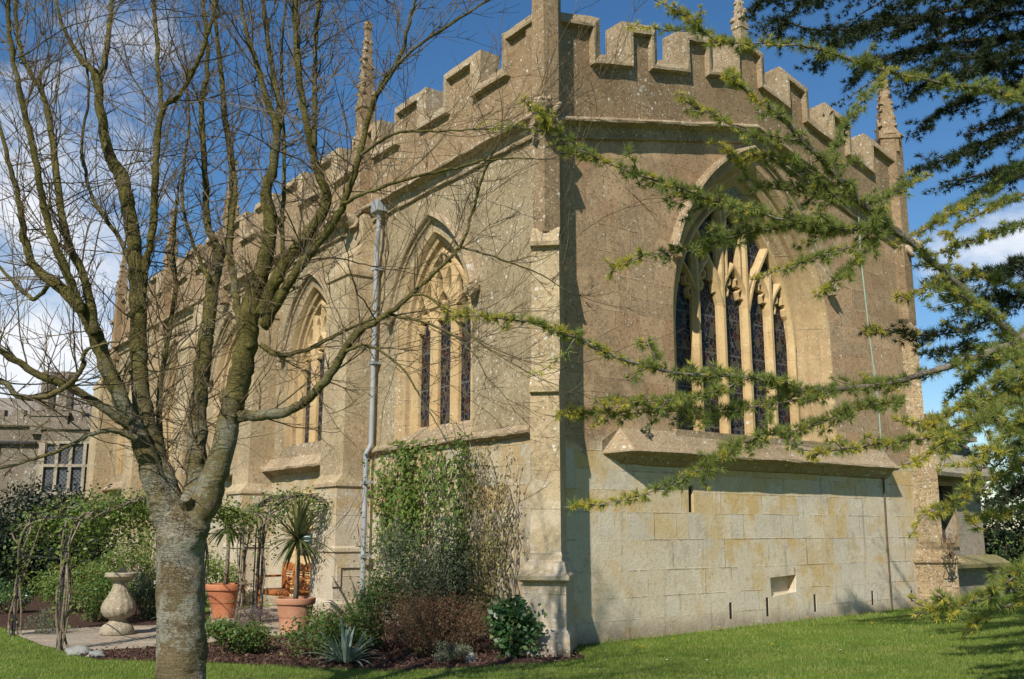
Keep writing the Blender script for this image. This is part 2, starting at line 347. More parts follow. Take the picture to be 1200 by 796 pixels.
M['mulch'] = simple('bark mulch soil', (.055, .030, .022), (.115, .066, .047), 18, .95, 1.0, .04, .1)
M['chip'] = simple('bark chips', (.07, .038, .027), (.17, .10, .075), 12, .9, .4, .01, .1)
M['rock'] = simple('pale border rock', (.17, .17, .15), (.30, .30, .27), 7, .9, .6, .02)
M['board'] = simple('dark green board', (.02, .05, .045), (.03, .065, .055), 5, .4)
M['letter'] = simple('pale lettering', (.6, .62, .58), (.7, .7, .66), 5, .6)
M['dark'] = simple('dark interior shade', (.012, .011, .01), (.022, .02, .018), 5, .9)
M['petal'] = simple('yellow petals', (.75, .58, .02), (.8, .66, .05), 5, .7)
M['white_petal'] = simple('white petals', (.78, .78, .74), (.82, .82, .8), 5, .7)

def leafmat(name, c1, c2, c3=None, trans=.35, rough=.5, spec=.3):
    m, t = mat_new(name)
    rnd = t.n('ShaderNodeNewGeometry').outputs['Random Per Island']
    col = t.mix(rnd, c1, c2)
    if c3: col = t.mix(t.ramp(rnd, .86, .9), col, c3)
    ob = t.n('ShaderNodeTexCoord').outputs['Object']
    col = t.mix(t.m('MULTIPLY', t.ramp(t.noise(ob, 2.2, 3), .4, .7), .35), col, tuple(c * .55 for c in c1))
    if name == 'grass blades':
        col = t.mix(t.m('MULTIPLY', t.ramp(t.noise(ob, .8, 6, .7), .5, .64), .5), col, (.33, .31, .10))
        col = t.mix(t.m('MULTIPLY', t.ramp(t.noise(t.n('ShaderNodeMapping', {0: ob, 1: (5, 2, 0)}).outputs[0], 1.6, 5, .7), .54, .62), .55), col, (.08, .16, .03))
    p = t.n('ShaderNodeBsdfPrincipled', {'Base Color': col, 'Roughness': rough, 'Specular IOR Level': spec})
    tr = t.n('ShaderNodeBsdfTranslucent', {'Color': t.mix(.5, col, tuple(min(1, c * 1.6) for c in c2))})
    mx = t.n('ShaderNodeMixShader', {0: trans, 1: p.outputs[0], 2: tr.outputs[0]})
    t.n('ShaderNodeOutputMaterial', {'Surface': mx.outputs[0]}); return m
M['grass'] = leafmat('grass blades', (.125, .20, .024), (.25, .32, .06), (.38, .34, .14), .4, .6)
M['cedar'] = leafmat('cedar needles', (.13, .18, .045), (.30, .335, .085), (.44, .39, .09), .42, .5)
M['cedar_tip'] = leafmat('young yellow cedar needles', (.36, .34, .06), (.54, .48, .085), (.56, .42, .07), .4, .5)
M['cedar_dark'] = leafmat('shade-darkened cedar needles', (.018, .031, .011), (.045, .065, .022), None, .15, .6)  # dark copy of the cedar needles, the crown's own shade put into the colour
M['climb'] = leafmat('climber leaves', (.075, .135, .022), (.19, .25, .05), (.30, .27, .09), .4)
M['climb_dry'] = leafmat('olive climber leaves', (.12, .12, .03), (.22, .20, .06), (.28, .18, .06), .35)
M['grey_leaf'] = leafmat('grey green leaves', (.05, .075, .035), (.11, .14, .07), (.2, .2, .12), .25)
M['heath'] = leafmat('brown heather sprigs', (.15, .07, .035), (.28, .15, .08), (.14, .16, .05), .25, .8)
M['gloss'] = leafmat('glossy dark leaves', (.025, .07, .018), (.08, .16, .045), (.2, .27, .1), .25, .3, .5)
M['rose'] = leafmat('rose shrub leaves', (.055, .115, .02), (.13, .19, .04), (.16, .09, .03), .3)
M['iris'] = leafmat('silver green strap leaves', (.17, .24, .17), (.32, .38, .29), None, .2, .45)
M['cordy'] = leafmat('cordyline leaves', (.06, .085, .025), (.17, .18, .075), (.34, .27, .12), .25, .4, .4)
M['yew'] = leafmat('dark yew leaves', (.007, .014, .005), (.018, .03, .010), None, .1)
M['cushion'] = leafmat('grey cushion leaves', (.09, .105, .06), (.17, .18, .11), None, .2)
M['purple'] = leafmat('dull purple sprigs', (.12, .085, .08), (.2, .15, .14), None, .2)

def barkmat(name, c1, c2, lich, amt, sc=1.0, fade=False):
    m, t = mat_new(name); ob = t.n('ShaderNodeTexCoord').outputs['Object']
    st = t.n('ShaderNodeMapping', {0: ob, 3: (1, 1, .45)}).outputs[0]
    a = t.noise(st, 9 * sc, 5, .6); b = t.noise(ob, 30 * sc, 5, .7); big = t.noise(ob, 2.4, 3, .6)
    col = t.mix(t.ramp(a, .35, .65), c1, c2)
    col = t.mix(t.m('MULTIPLY', t.ramp(t.m('ADD', t.m('MULTIPLY', big, .6), t.m('MULTIPLY', b, .4)), .62 - amt * .3, .7 - amt * .26), .8), col, lich)
    col = t.mix(t.m('MULTIPLY', t.ramp(b, .50, .66), .6), col, tuple(c * .35 for c in c1))
    if fade:                                                # mossy above, brown and lichened lower down
        z = t.n('ShaderNodeSeparateXYZ', {0: t.n('ShaderNodeNewGeometry').outputs['Position']}).outputs[2]
        f = t.ramp(t.m('ADD', z, t.m('MULTIPLY', t.m('SUBTRACT', a, .5), 1.6)), 1.5, 3.4, .85, 0)
        col = t.mix(f, col, t.mix(t.ramp(t.m('ADD', t.m('MULTIPLY', big, .6), t.m('MULTIPLY', b, .4)), .46, .56), t.mix(b, (.11, .08, .04), (.19, .145, .08)), (.29, .275, .22)))
    vf = t.noise(ob, 95 * sc, 4, .75); col = t.mix(t.m('MULTIPLY', t.ramp(vf, .54, .64), .55), col, tuple(min(.6, c * 1.7) for c in c2)); col = t.mix(t.m('MULTIPLY', t.ramp(vf, .46, .38), .55), col, tuple(c * .3 for c in c1)); b = t.m('ADD', b, t.m('MULTIPLY', vf, .6))
    crack = t.n('ShaderNodeTexVoronoi', {'Vector': t.n('ShaderNodeMapping', {0: ob, 3: (9, 9, 22)}).outputs[0], 'Scale': 2.2 * sc}, feature='DISTANCE_TO_EDGE').outputs['Distance']
    cm = t.m('MULTIPLY', t.ramp(crack, .07, .02), t.ramp(t.noise(ob, 4, 3), .5, .6)); col = t.mix(t.m('MULTIPLY', cm, .6), col, tuple(c * .3 for c in c1)); b = t.m('SUBTRACT', b, t.m('MULTIPLY', cm, .6))
    ring = t.noise(t.n('ShaderNodeMapping', {0: ob, 3: (3, 3, 24)}).outputs[0], 2.0, 3, .6)
    col = t.mix(t.m('MULTIPLY', t.ramp(ring, .58, .68), .4), col, tuple(c * .4 for c in c1))
    finish(t, col, .9, t.m('ADD', t.m('ADD', a, b), t.m('MULTIPLY', ring, .6)), 1.0, .018, .15); return m
M['trunk'] = barkmat('lichened bark', (.125, .092, .046), (.19, .145, .08), (.29, .275, .22), .40, 1.0, True)
M['limb'] = barkmat('mossy olive bark', (.078, .066, .018), (.155, .132, .038), (.19, .17, .12), .26, 1.0, True)
M['twig'] = barkmat('brown twig bark', (.12, .085, .045), (.24, .18, .105), (.30, .25, .17), .3, 2)
M['cedarbark'] = barkmat('grey cedar bark', (.16, .13, .09), (.26, .22, .16), (.35, .32, .26), .4, 1.5)
M['darkbark'] = barkmat('shade-darkened cedar bark', (.045, .034, .022), (.08, .062, .042), (.12, .10, .08), .2, 1.5)  # cedar bark darkened for boughs in shade, shade painted into the colour
M['vine'] = barkmat('pale vine stems', (.22, .17, .11), (.34, .28, .2), (.4, .36, .3), .3, 2)

def glassmat(name, lattice=False, blue=0.):
    m, t = mat_new(name)
    uv = t.n('ShaderNodeUVMap').outputs[0]
    if lattice:
        s = t.n('ShaderNodeSeparateXYZ', {0: uv})
        p = t.m('ABSOLUTE', t.m('SUBTRACT', t.m('FRACT', t.m('MULTIPLY', t.m('ADD', s.outputs[0], s.outputs[1]), 6)), .5))
        q = t.m('ABSOLUTE', t.m('SUBTRACT', t.m('FRACT', t.m('MULTIPLY', t.m('SUBTRACT', s.outputs[0], s.outputs[1]), 6)), .5))
        lead = t.m('GREATER_THAN', t.m('MAXIMUM', p, q), .44); cell = t.noise(uv, 3, 2); cc = t.mix(cell, (.03, .035, .045), (.07, .075, .085))
        sc = (.16, .15, .14)
    else:
        mp = t.n('ShaderNodeMapping', {0: uv, 3: (1, .75, 1)}).outputs[0]
        ve = t.n('ShaderNodeTexVoronoi', {'Vector': mp, 'Scale': 10.5}, feature='DISTANCE_TO_EDGE').outputs['Distance']
        vc = t.n('ShaderNodeTexVoronoi', {'Vector': mp, 'Scale': 10.5})
        s = t.n('ShaderNodeSeparateColor', {0: vc.outputs['Color']}); cell = s.outputs[0]
        cc = t.mix(t.ramp(s.outputs[1], .66, .74), (.008, .007, .007), (.045, .016, .010))
        cc = t.mix(t.ramp(s.outputs[2], .72, .8), cc, (.014, .015, .024)); cc = t.mix(t.ramp(s.outputs[0], .82, .86), cc, (.07, .055, .03))
        z = t.n('ShaderNodeSeparateXYZ', {0: uv}).outputs[1]
        bar = t.m('LESS_THAN', t.m('FRACT', t.m('MULTIPLY', z, 1.5)), .045)
        lead = t.m('MAXIMUM', t.m('LESS_THAN', ve, .045), bar); sc = (.095, .088, .08)
    nrm = t.n('ShaderNodeBump', {'Strength': .6, 'Distance': .02, 'Height': t.m('ADD', cell, t.m('MULTIPLY', t.noise(uv, 9, 2), .4))}).outputs[0]
    pr = t.n('ShaderNodeBsdfPrincipled', {'Base Color': t.mix(lead, cc, sc), 'Roughness': t.m('ADD', .22, t.m('MULTIPLY', lead, .5)), 'Specular IOR Level': .12, 'Normal': nrm})
    t.n('ShaderNodeOutputMaterial', {'Surface': pr.outputs[0]}); return m
M['glass'] = glassmat('leaded stained glass'); M['lattice'] = glassmat('lattice leaded glass', True)

def lawnmat():
    m, t = mat_new('lawn turf'); ob = t.n('ShaderNodeTexCoord').outputs['Object']
    a = t.noise(ob, .7, 4, .6); b = t.noise(ob, 9, 5, .7); c = t.noise(ob, 60, 3, .7)
    col = t.mix(t.ramp(t.m('ADD', t.m('MULTIPLY', a, .5), t.m('MULTIPLY', b, .5)), .35, .65), (.10, .16, .022), (.17, .23, .045))
    col = t.mix(t.m('MULTIPLY', t.ramp(c, .5, .7), .5), col, (.04, .075, .012))
    finish(t, col, 1.0, t.m('ADD', b, c), .8, .03, .05); return m
M['lawn'] = lawnmat()

# ------------------------------------------------------------------ frames of the building
C0 = (0.467, 13.99)
dE, nE = (0.78416, 0.62056), (0.62056, -0.78416)
dS, nS = (-0.58736, 0.80933), (-0.80933, -0.58736)
EF = Fr(C0, dE, nE); SF = Fr(C0, dS, nS); EL = 10.0; SL = 25.0
ax = Vector((nE[0] + nS[0], nE[1] + nS[1], 0)).normalized(); lat = Vector((-ax.y, ax.x, 0))
if lat.x < 0: lat = -lat
DF = Fr((C0[0] + .07, C0[1]), lat, ax)                                   # diagonal buttress at the near corner
NC = EF.P(EL, 0, 0); ax2 = (EF.n + EF.d).normalized(); lat2 = Vector((-ax2.y, ax2.x, 0))
NF = Fr(NC, lat2, ax2)
def gh(x, y): return max(0., min(.3, .013 * (x - 1.5)))
def gable(u): return min(u, EL - u)

# ------------------------------------------------------------------ ground, path, bed
def lawn():
    xs = [-900, -300, -120, -60] + list(np.arange(-32, 32.1, 1.0)) + [60, 120, 300, 900]
    ys = [-900, -300, -100, -30] + list(np.arange(-10, 50.1, 1.0)) + [80, 150, 400, 1500]
    b = MB(); V = [(x, y, gh(x, y) + 0) for y in ys for x in xs]; n = len(xs)
    b.add(V, [(j * n + i, j * n + i + 1, (j + 1) * n + i + 1, (j + 1) * n + i) for j in range(len(ys) - 1) for i in range(n - 1)])
    tag(b.build('lawn', M['lawn'], None, True), 'mown green lawn in front of the stone church', 'lawn', kind='structure')
lawn()
BED_EDGE = [(-5.85, 13.35), (-5.15, 12.72), (-4.44, 12.62), (-3.66, 12.45), (-2.5, 12.02), (-1.26, 11.75), (-.6, 12.0), (0.0, 12.25), (.5, 12.45), (.95, 12.9)]
BED = BED_EDGE + [tuple(EF.P(.4, -.1, 0))[:2], tuple(SF.P(1, -.1, 0))[:2], tuple(SF.P(9.5, -.1, 0))[:2], (-4.4, 17.3), (-3.2, 15.6), (-4.3, 14.4)]
def sheet(name, poly, z, mat, label, cat, jit=0.):
    b = MB(); P = []
    for (x0, y0), (x1, y1) in zip(poly, poly[1:] + poly[:1]):
        k = max(1, int(math.hypot(x1 - x0, y1 - y0) / .18)) if jit else 1
        P += [(x0 + (x1 - x0) * i / k + random.gauss(0, jit), y0 + (y1 - y0) * i / k + random.gauss(0, jit)) for i in range(k)]
    loops = [[Vector((x, y, 0)) for x, y in P]]
    b.add([(x, y, z) for x, y in P], tessellate_polygon(loops), [(x, y) for x, y in P])
    return tag(b.build(name, mat), label, cat, kind='structure')
sheet('soil', BED, .008, M['mulch'], 'dark brown mulched flower bed along the church wall', 'soil', .03)
BED2 = [(-7.6, 15.9), (-7.3, 16.7), (-6.2, 17.1), (-5.4, 17.2), (-5.6, 19.2), (-9.2, 24.5), (-12.5, 26.5), (-10.5, 19.0)]
sheet('soil', BED2, .004, M['mulch'], 'planted soil bed behind the stone sundial', 'soil', .03)
PATH = [(-8.0, 16.1), (-7.3, 15.2), (-6.4, 14.05), (-5.75, 13.5), (-4.6, 14.2), (-3.5, 15.5), (-2.6, 17.0), (-2.2, 18.6), (-4.5, 21.5), (-6.2, 20.8), (-5.4, 18.2), (-5.3, 17.2), (-6.3, 17.0), (-7.3, 16.6)]
sheet('path', PATH, .014, M['slab'], 'worn flagstone path curving round the sundial', 'path', .01)

def inside(poly, x, y):
    r = False; j = len(poly) - 1
    for i in range(len(poly)):
        if (poly[i][1] > y) != (poly[j][1] > y) and x < (poly[j][0] - poly[i][0]) * (y - poly[i][1]) / (poly[j][1] - poly[i][1]) + poly[i][0]: r = not r
        j = i
    return r

# ------------------------------------------------------------------ the church
church = thing('church', (C0[0], C0[1], 0), 'honey stone church with battlements, pinnacles and tall traceried pointed windows', 'church')
def arch(uc, w, h, zb, zs, k=22, a0=0.):
    Rr = (h * h + w * w) / (2 * w); cx_ = Rr - w; th = math.acos(-cx_ / Rr) if False else math.acos((0 - cx_) / Rr)
    L = [(uc + cx_ + Rr * math.cos(math.pi + (th - math.pi) * i / k), zs + Rr * math.sin(math.pi + (th - math.pi) * i / k)) for i in range(k + 1)]
    Rg = [(2 * uc - x, z) for x, z in reversed(L[:-1])]
    P = L + Rg
    if zb is not None: P = [(uc - w, zb)] + P + [(uc + w, zb)]
    return P
def arch_top(x, w, h, zs):                              # height of the arch above the springing at x from its centre
    x = min(abs(x), w); Rr = (h * h + w * w) / (2 * w); return zs + math.sqrt(max(0, Rr * Rr - (x + Rr - w) ** 2))

E_WIN = dict(uc=4.98, w=2.22, h=3.3, zb=3.16, zs=4.96)
S_W = [3.12, 8.05, 12.75, 17.2, 21.9]
S_WIN = [dict(uc=u, w=1.27, h=1.95, zb=3.12, zs=4.8) for u in S_W]
def hole(d): return arch(**d)

# walls
b = MB()
eo = [(0, -.3), (EL, -.3), (EL, 7.62), (EL / 2, 8.8), (0, 7.62)]
rec = [(4.99, .47), (5.68, .53), (5.70, .82), (4.98, .79)]
slot = [(2.99, 1.86), (3.11, 1.86), (3.12, 2.28), (3.0, 2.28)]
weeps = [[(u, z0), (u + .075, z0), (u + .08, z1), (u + .005, z1)] for u, z0, z1 in ((3.88, .17, .43), (4.83, .16, .47), (6.17, .17, .47), (7.98, .2, .46), (9.35, .2, .42))]
b.face(EF, eo, [hole(E_WIN), rec, slot] + weeps, 0)
for hpts, dep in [(rec, .16), (slot, .25)] + [(q, .2) for q in weeps]:
    for p, q in zip(hpts, hpts[1:] + hpts[:1]): b.fq(EF, ((p[0], 0, p[1]), (q[0], 0, q[1]), (q[0], -dep, q[1]), (p[0], -dep, p[1])))
    b.face(EF, hpts, [], -dep)
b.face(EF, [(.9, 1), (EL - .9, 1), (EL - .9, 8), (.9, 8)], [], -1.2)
b.build('wall', M['e_wall'], church)['label'] = 'brown gable wall above cream ashlar'
for q, dep in [(q, .012) for q in weeps] + [(slot, .05)]:
    b = MB(); b.face(EF, q, [], -dep); b.build('slot_shade', M['dark'], church)  # near-black sheet close behind each opening stands in for the shade inside
b = MB(); b.face(SF, [(0, -.3), (SL, -.3), (SL, 7.62), (0, 7.62)], [hole(d) for d in S_WIN], 0)
b.fq(SF, ((SL, 0, -.3), (SL, -9.5, -.3), (SL, -9.5, 7.62), (SL, 0, 7.62)))
b.build('wall', M['s_wall'], church)['label'] = 'long tan side wall speckled with white lichen'
b = MB(); p0, p1 = EF.P(EL, 0, 0), EF.P(EL, 0, 0) + SF.d * SL
b.add([p0 + Vector((0, 0, -.3)), p1 + Vector((0, 0, -.3)), p1 + Vector((0, 0, 7.62)), p0 + Vector((0, 0, 7.62))], [(0, 1, 2, 3)]); b.build('wall', M['s_wall'], church)
b = MB(); a0, a1, am = EF.P(.3, -.4, 7.65), EF.P(EL - .3, -.4, 7.65), EF.P(EL / 2, -.4, 8.8); sh = SF.d * (SL - .5)
b.add([a0, am, a1, a0 + sh, am + sh, a1 + sh], [(0, 1, 4, 3), (1, 2, 5, 4), (0, 1, 2), (3, 4, 5)]); b.build('roof', M['slate'], church)
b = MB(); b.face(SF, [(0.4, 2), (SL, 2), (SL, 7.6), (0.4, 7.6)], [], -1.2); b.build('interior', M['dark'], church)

# parapets: crenellated outline extruded, with a moulded coping following it
def cren_e():
    top = lambda u: 9.47 + .225 * gable(u); sil = lambda u: 8.83 + .235 * gable(u)
    ed = [-.05, 1.16, 1.73, 2.51, 3.14, 3.98, 4.52]; ed = ed + [EL - x for x in reversed(ed)]
    P = []
    for i in range(0, len(ed), 2):
        l, r = ed[i], ed[i + 1]
        if i: P.append((l, sil(l)))
        P.append((l, top(l)))
        if l < EL / 2 < r: P.append((EL / 2, top(EL / 2) + .02))
        P.append((r, top(r)))
        if i + 1 < len(ed) - 1: P.append((r, sil(r)))
    return P
def cren_s():
    P = [(-.05, 9.5), (.99, 9.5), (.99, 8.9)]; u = 1.69
    while u < SL - 1:
        P += [(u, 8.9), (u, 9.5), (u + 1.1, 9.5), (u + 1.1, 8.9)]; u += 1.77
    return P[:-1] if P[-1][0] > SL else P + [(SL, 8.9)]
CP = [(-.03, -.36), (-.035, .035), (.03, .06), (.11, .105), (.16, .11), (.175, -.01)]
for fr, path, bot in ((EF, cren_e(), [(EL + .05, 7.6), (EL / 2, 8.78), (-.05, 7.6)]), (SF, cren_s(), [(SL, 7.55), (-.05, 7.55)])):
    b = MB(); b.prism(fr, path + bot, -.34, 0.004); par = b.build('parapet', M['parapet'], church)
    b = MB(); b.sweep(fr, path, CP, .16, .005); b.build('coping', M['coping'], par)

# cornices under the parapets
CORN = [(-.07, 0.0), (-.03, .19), (.015, .23), (.045, .225), (.055, .15), (.09, .07), (.22, .045), (.25, .06), (.27, .05), (.28, 0.0)]
b = MB(); b.sweep(EF, [(.1, 7.70), (EL / 2, 8.865), (EL - .1, 7.70)], CORN, .22, .006); b.build('cornice', M['coping'], church)
b = MB(); b.sweep(SF, [(.05, 7.74), (SL, 7.74)], CORN, .22, .006); b.build('cornice', M['coping'], church)

# sill strings
SILL = [(-.34, 0.0), (-.1, .17), (0, .32), (.03, .33), (.05, .31), (.07, .2), (.2, .06), (.22, 0)]
b = MB(); L = [(1.5, 2.78), (8.75, 2.78)]; b.sweep(EF, L, SILL, .35, .006)
b.fq(EF, ((1.5, 0, 3.12), (1.5, .32, 2.78), (1.12, 0, 2.72), (1.12, 0, 2.9)))
b.fq(EF, ((1.5, .32, 2.78), (1.5, .32, 2.75), (1.12, 0, 2.70), (1.12, 0, 2.72))); b.fq(EF, ((1.5, .32, 2.75), (1.12, 0, 2.70), (1.5, 0, 2.58)))
b.box(EF, 2.7, 7.25, -.3, .05, 3.0, 3.165)
b.build('string_course', M['coping'], church)['label'] = 'deep lichened sloping sill under the gable window'
b = MB(); b.sweep(SF, [(.25, 3.02), (5.22, 3.02)], [(-.08, 0), (-.01, .10), (.02, .12), (.05, .11), (.09, .03), (.1, 0)], .2, .006)
for d in S_WIN[:1]:
    b.fq(SF, ((d['uc'] - 1.3, .09, 3.05), (d['uc'] + 1.25, .09, 3.05), (d['uc'] + .95, -.4, 3.42), (d['uc'] - .95, -.4, 3.42)))
    b.fq(SF, ((d['uc'] - 1.3, .09, 3.05), (d['uc'] - .95, -.4, 3.42), (d['uc'] - 1.3, -.02, 3.1))); b.fq(SF, ((d['uc'] + 1.25, .09, 3.05), (d['uc'] + .95, -.4, 3.42), (d['uc'] + 1.25, -.02, 3.1)))
b.build('string_course', M['coping'], church)
BUTT = [5.25, 9.85, 14.5, 19.1, 23.7]
for i in range(4):
    u0, u1 = BUTT[i] + .95, BUTT[i + 1]; b = MB()
    b.sweep(SF, [(u0, 2.88), (u1, 2.88)], [(-.24, .0), (-.22, .06), (-.05, .2), (0, .26), (.04, .25), (.06, .12), (.14, 0)], .2, .006)
    d = S_WIN[i + 1]; b.box(SF, d['uc'] - 1.2, d['uc'] + 1.2, -.4, .03, 3.08, 3.36)
    b.build('string_course', M['coping'], church)

# windows -------------------------------------------------------------------------------------------------
def rib(b, fr, path, hw, n0, n1, w=None, h=None, zs=None, uc=0):
    if w:
        q = []
        for x, z in path: q.append((x, min(z, arch_top(x - uc, w, h, zs) + .02)))
        path = q
    b.sweep(fr, path, [(-hw, n0), (-hw, n0 + (n1 - n0) * .45), (-hw * .35, n1), (hw * .35, n1), (hw, n0 + (n1 - n0) * .45), (hw, n0)])
def ogee(x0, x1, z0, rise, k=10):                        # a reversed-curve head between two mullions
    P = []; c = (x0 + x1) / 2; hw = (x1 - x0) / 2
    for i in range(k + 1):
        s = i / k; P.append((x0 + hw * (s ** 1.7 * .45 + s * .55), z0 + rise * (1.55 * s - .95 * s * s + .4 * s ** 3)))
    return P + [(2 * c - x, z) for x, z in reversed(P[:-1])]
def window(fr, d, lights, prof, depth, hood_w, name_label, mull, head_z, head_rise, gl=M['glass'], hood_cut=.6, east=False):
    uc, w, h, zb, zs = d['uc'], d['w'], d['h'], d['zb'], d['zs']
    b = MB(); b.sweep(fr, arch(**d), prof, 0, .0)
    win = b.build('window', M['dress'], church); win['label'] = name_label
    ins = max(o for o, n in prof); wi = w - ins; Rr = (h * h + w * w) / (2 * w); hi = math.sqrt(max(.01, (Rr - ins) ** 2 - (Rr - w) ** 2))
    b = MB(); b.face(fr, arch(uc, wi + .02, hi + .02, zb, zs), [], -depth); b.build('glass', gl, win)
    b = MB(); n0, n1 = -depth - .02, -depth + .15; lw = 2 * wi / lights
    for i in range(1, lights):
        x = uc - wi + lw * i; rib(b, fr, [(x, zb), (x, 6.4 if east and i in (1, 4) else arch_top(x - uc, wi, hi, zs) + .02)], mull, n0, n1)
    for i in range(lights):
        x0, x1 = uc - wi + lw * i, uc - wi + lw * (i + 1); xm = (x0 + x1) / 2
        hz = head_z(i); rise = head_rise
        rib(b, fr, ogee(x0, x1, hz, rise), mull * .62, n0, n1 - .02, wi, hi, zs, uc)
        # foliated cusps under the head
        for sgn in (-1, 1):
            e = x0 if sgn < 0 else x1; k = -sgn
            c1 = [(e + k * lw * .05, hz + rise * .02), (e + k * lw * .26, hz + rise * .03), (e + k * lw * .30, hz + rise * .20), (e + k * lw * .16, hz + rise * .34)]
            c2 = [(e + k * lw * .2, hz + rise * .36), (e + k * lw * .38, hz + rise * .40), (e + k * lw * .40, hz + rise * .56), (e + k * lw * .32, hz + rise * .62)]
            for c in (c1, c2): rib(b, fr, c, mull * .36, n0, n1 - .06, wi, hi, zs, uc)
        az = hz + rise; tp = arch_top(xm - uc, wi, hi, zs)
        if east and i == 2:
            for k in (-.28, .28): rib(b, fr, [(xm + k * lw, az - .2), (xm + k * lw, tp + .02)], mull * .5, n0, n1 - .02)
            rib(b, fr, ogee(x0, x1, az + .55, .5), mull * .5, n0, n1 - .03, wi, hi, zs, uc)
        elif east: pass
        elif tp - az > .12:                                   # a bar rising from the head, with a smaller pair of openings beside it
            rib(b, fr, [(xm, az - .05), (xm, tp + .02)], mull * .55, n0, n1 - .02)
            for a, c in ((x0, xm), (xm, x1)):
                zz = az - rise * .1; t2 = min(arch_top(a - uc, wi, hi, zs), arch_top(c - uc, wi, hi, zs))
                if t2 - zz > .25:
                    rib(b, fr, ogee(a, c, max(zz + .1, t2 - .42), min(.32, t2 - zz)), mull * .42, n0, n1 - .04, wi, hi, zs, uc)
    if east:                                                # a steep sub-arch over each outer pair of lights, with bars above
        for k in (0, 3):
            x0, x1 = uc - wi + lw * k, uc - wi + lw * (k + 2); xm = (x0 + x1) / 2; q = [(x0, 5.5), (x0 + lw * .3, 6.1), (xm - lw * .3, 6.55), (xm, 6.88)]
            q = [tuple(v) for v in spline(q, 4)]; rib(b, fr, q + [(2 * xm - x, z) for x, z in reversed(q[:-1])], mull * .75, n0, n1, wi, hi, zs, uc)
            rib(b, fr, [(xm, 6.84), (xm, arch_top(xm - uc, wi, hi, zs) + .02)], mull * .6, n0, n1 - .02)
    # stone filling of the spandrels just under the arch
    rib(b, fr, arch(uc, wi - .03, hi - .05, zb, zs), .06, n0, n1 + .01)
    b.build('tracery', M['trac'], win)
    if hood_w:
        b = MB(); hp = [p for p in arch(uc, w + hood_w, h + hood_w * 1.15, None, zs) if p[1] > zs + hood_cut]
        b.sweep(fr, hp, [(-.085, .0), (-.085, .05), (-.07, .06), (-.055, .13), (-.015, .15), (.005, .13), (.02, .075), (.055, .065), (.065, .03), (.11, 0)])
        for sgn in (-1, 1):
            c = fr.P((hp[0][0] if sgn < 0 else hp[-1][0]), .12, hp[0][1] - .04); b.rock(c, (.11, .11, .12), sgn + uc, 2, .55); b.rock(c + Vector((.02, 0, -.09)), (.07, .08, .07), uc, 1, .5)
        b.build('hood_mould', M['coping'], win)
    return win
PROF_E = [(0, 0), (.03, -.01), (.11, -.10), (.13, -.16), (.17, -.18), (.25, -.24), (.27, -.32), (.36, -.37), (.40, -.45), (.46, -.5), (.5, -.62)]
PROF_S = [(0, 0), (.03, 0), (.08, -.07), (.10, -.11), (.16, -.13), (.18, -.2), (.23, -.23), (.25, -.29), (.28, -.33)]
window(EF, E_WIN, 5, PROF_E, .6, .16, 'great five light gable window', .088, lambda i: [5.6, 5.78, 5.75, 5.78, 5.6][i], .6, hood_cut=1.05, east=True)
for k, d in enumerate(S_WIN):
    window(SF, d, 3, PROF_S, .33, .2, 'three light side window with golden tracery', .085, lambda i: [5.05, 5.2, 5.05][i], .52)

# buttresses ------------------------------------------------------------------------------------------------
def rect(hw, p, n0=-.25): return [(-hw, n0), (hw, n0), (hw, p), (-hw, p)]
def nose(hw, p): return [(-hw, -.25), (hw, -.25), (hw, p), (0, p + hw), (-hw, p)]
def corner_buttress(fr, mat, dp=0.):
    b = MB(); rect0 = globals()['rect']; rect = lambda hw, p: rect0(hw, p + dp, -.6); nose = lambda hw, p: globals()['nose'](hw, p + dp * .75)
    b.loft(fr, [(-.2, rect(.34, 1.02)), (.18, rect(.34, 1.0)), (.26, rect(.33, .97)), (.34, rect(.285, .88)), (.92, rect(.285, .87)), (.925, rect(.31, .92)), (.95, rect(.335, .97)), (1.0, rect(.335, .98)), (1.03, rect(.30, .92)),
               (1.16, rect(.26, .82)), (1.2, rect(.215, .72)), (1.26, rect(.225, .73)), (1.3, rect(.205, .66)),
               (3.42, rect(.2, .66)), (3.44, rect(.2, .72)), (3.52, rect(.205, .73)), (3.56, rect(.2, .70)), (3.78, rect(.2, .50)), (5.55, rect(.2, .48)), (5.56, rect(.21, .56)), (5.62, rect(.215, .57)), (5.66, rect(.2, .54)), (5.9, rect(.2, .30))])
    o = b.build('buttress', mat, church)
    b = MB(); b.loft(fr, [(5.8, nose(.2, .26)), (9.95, nose(.2, .26)), (10.0, nose(.24, .28)), (10.05, nose(.22, .26)), (10.2, nose(.15, .18))]); b.build('shaft', M['parapet'], o)
    return o
corner_buttress(DF, M['butt'])['label'] = 'diagonal buttress at the near corner'
corner_buttress(NF, M['rubble'], -.36)['label'] = 'rough rubble buttress at the far end of the gable'
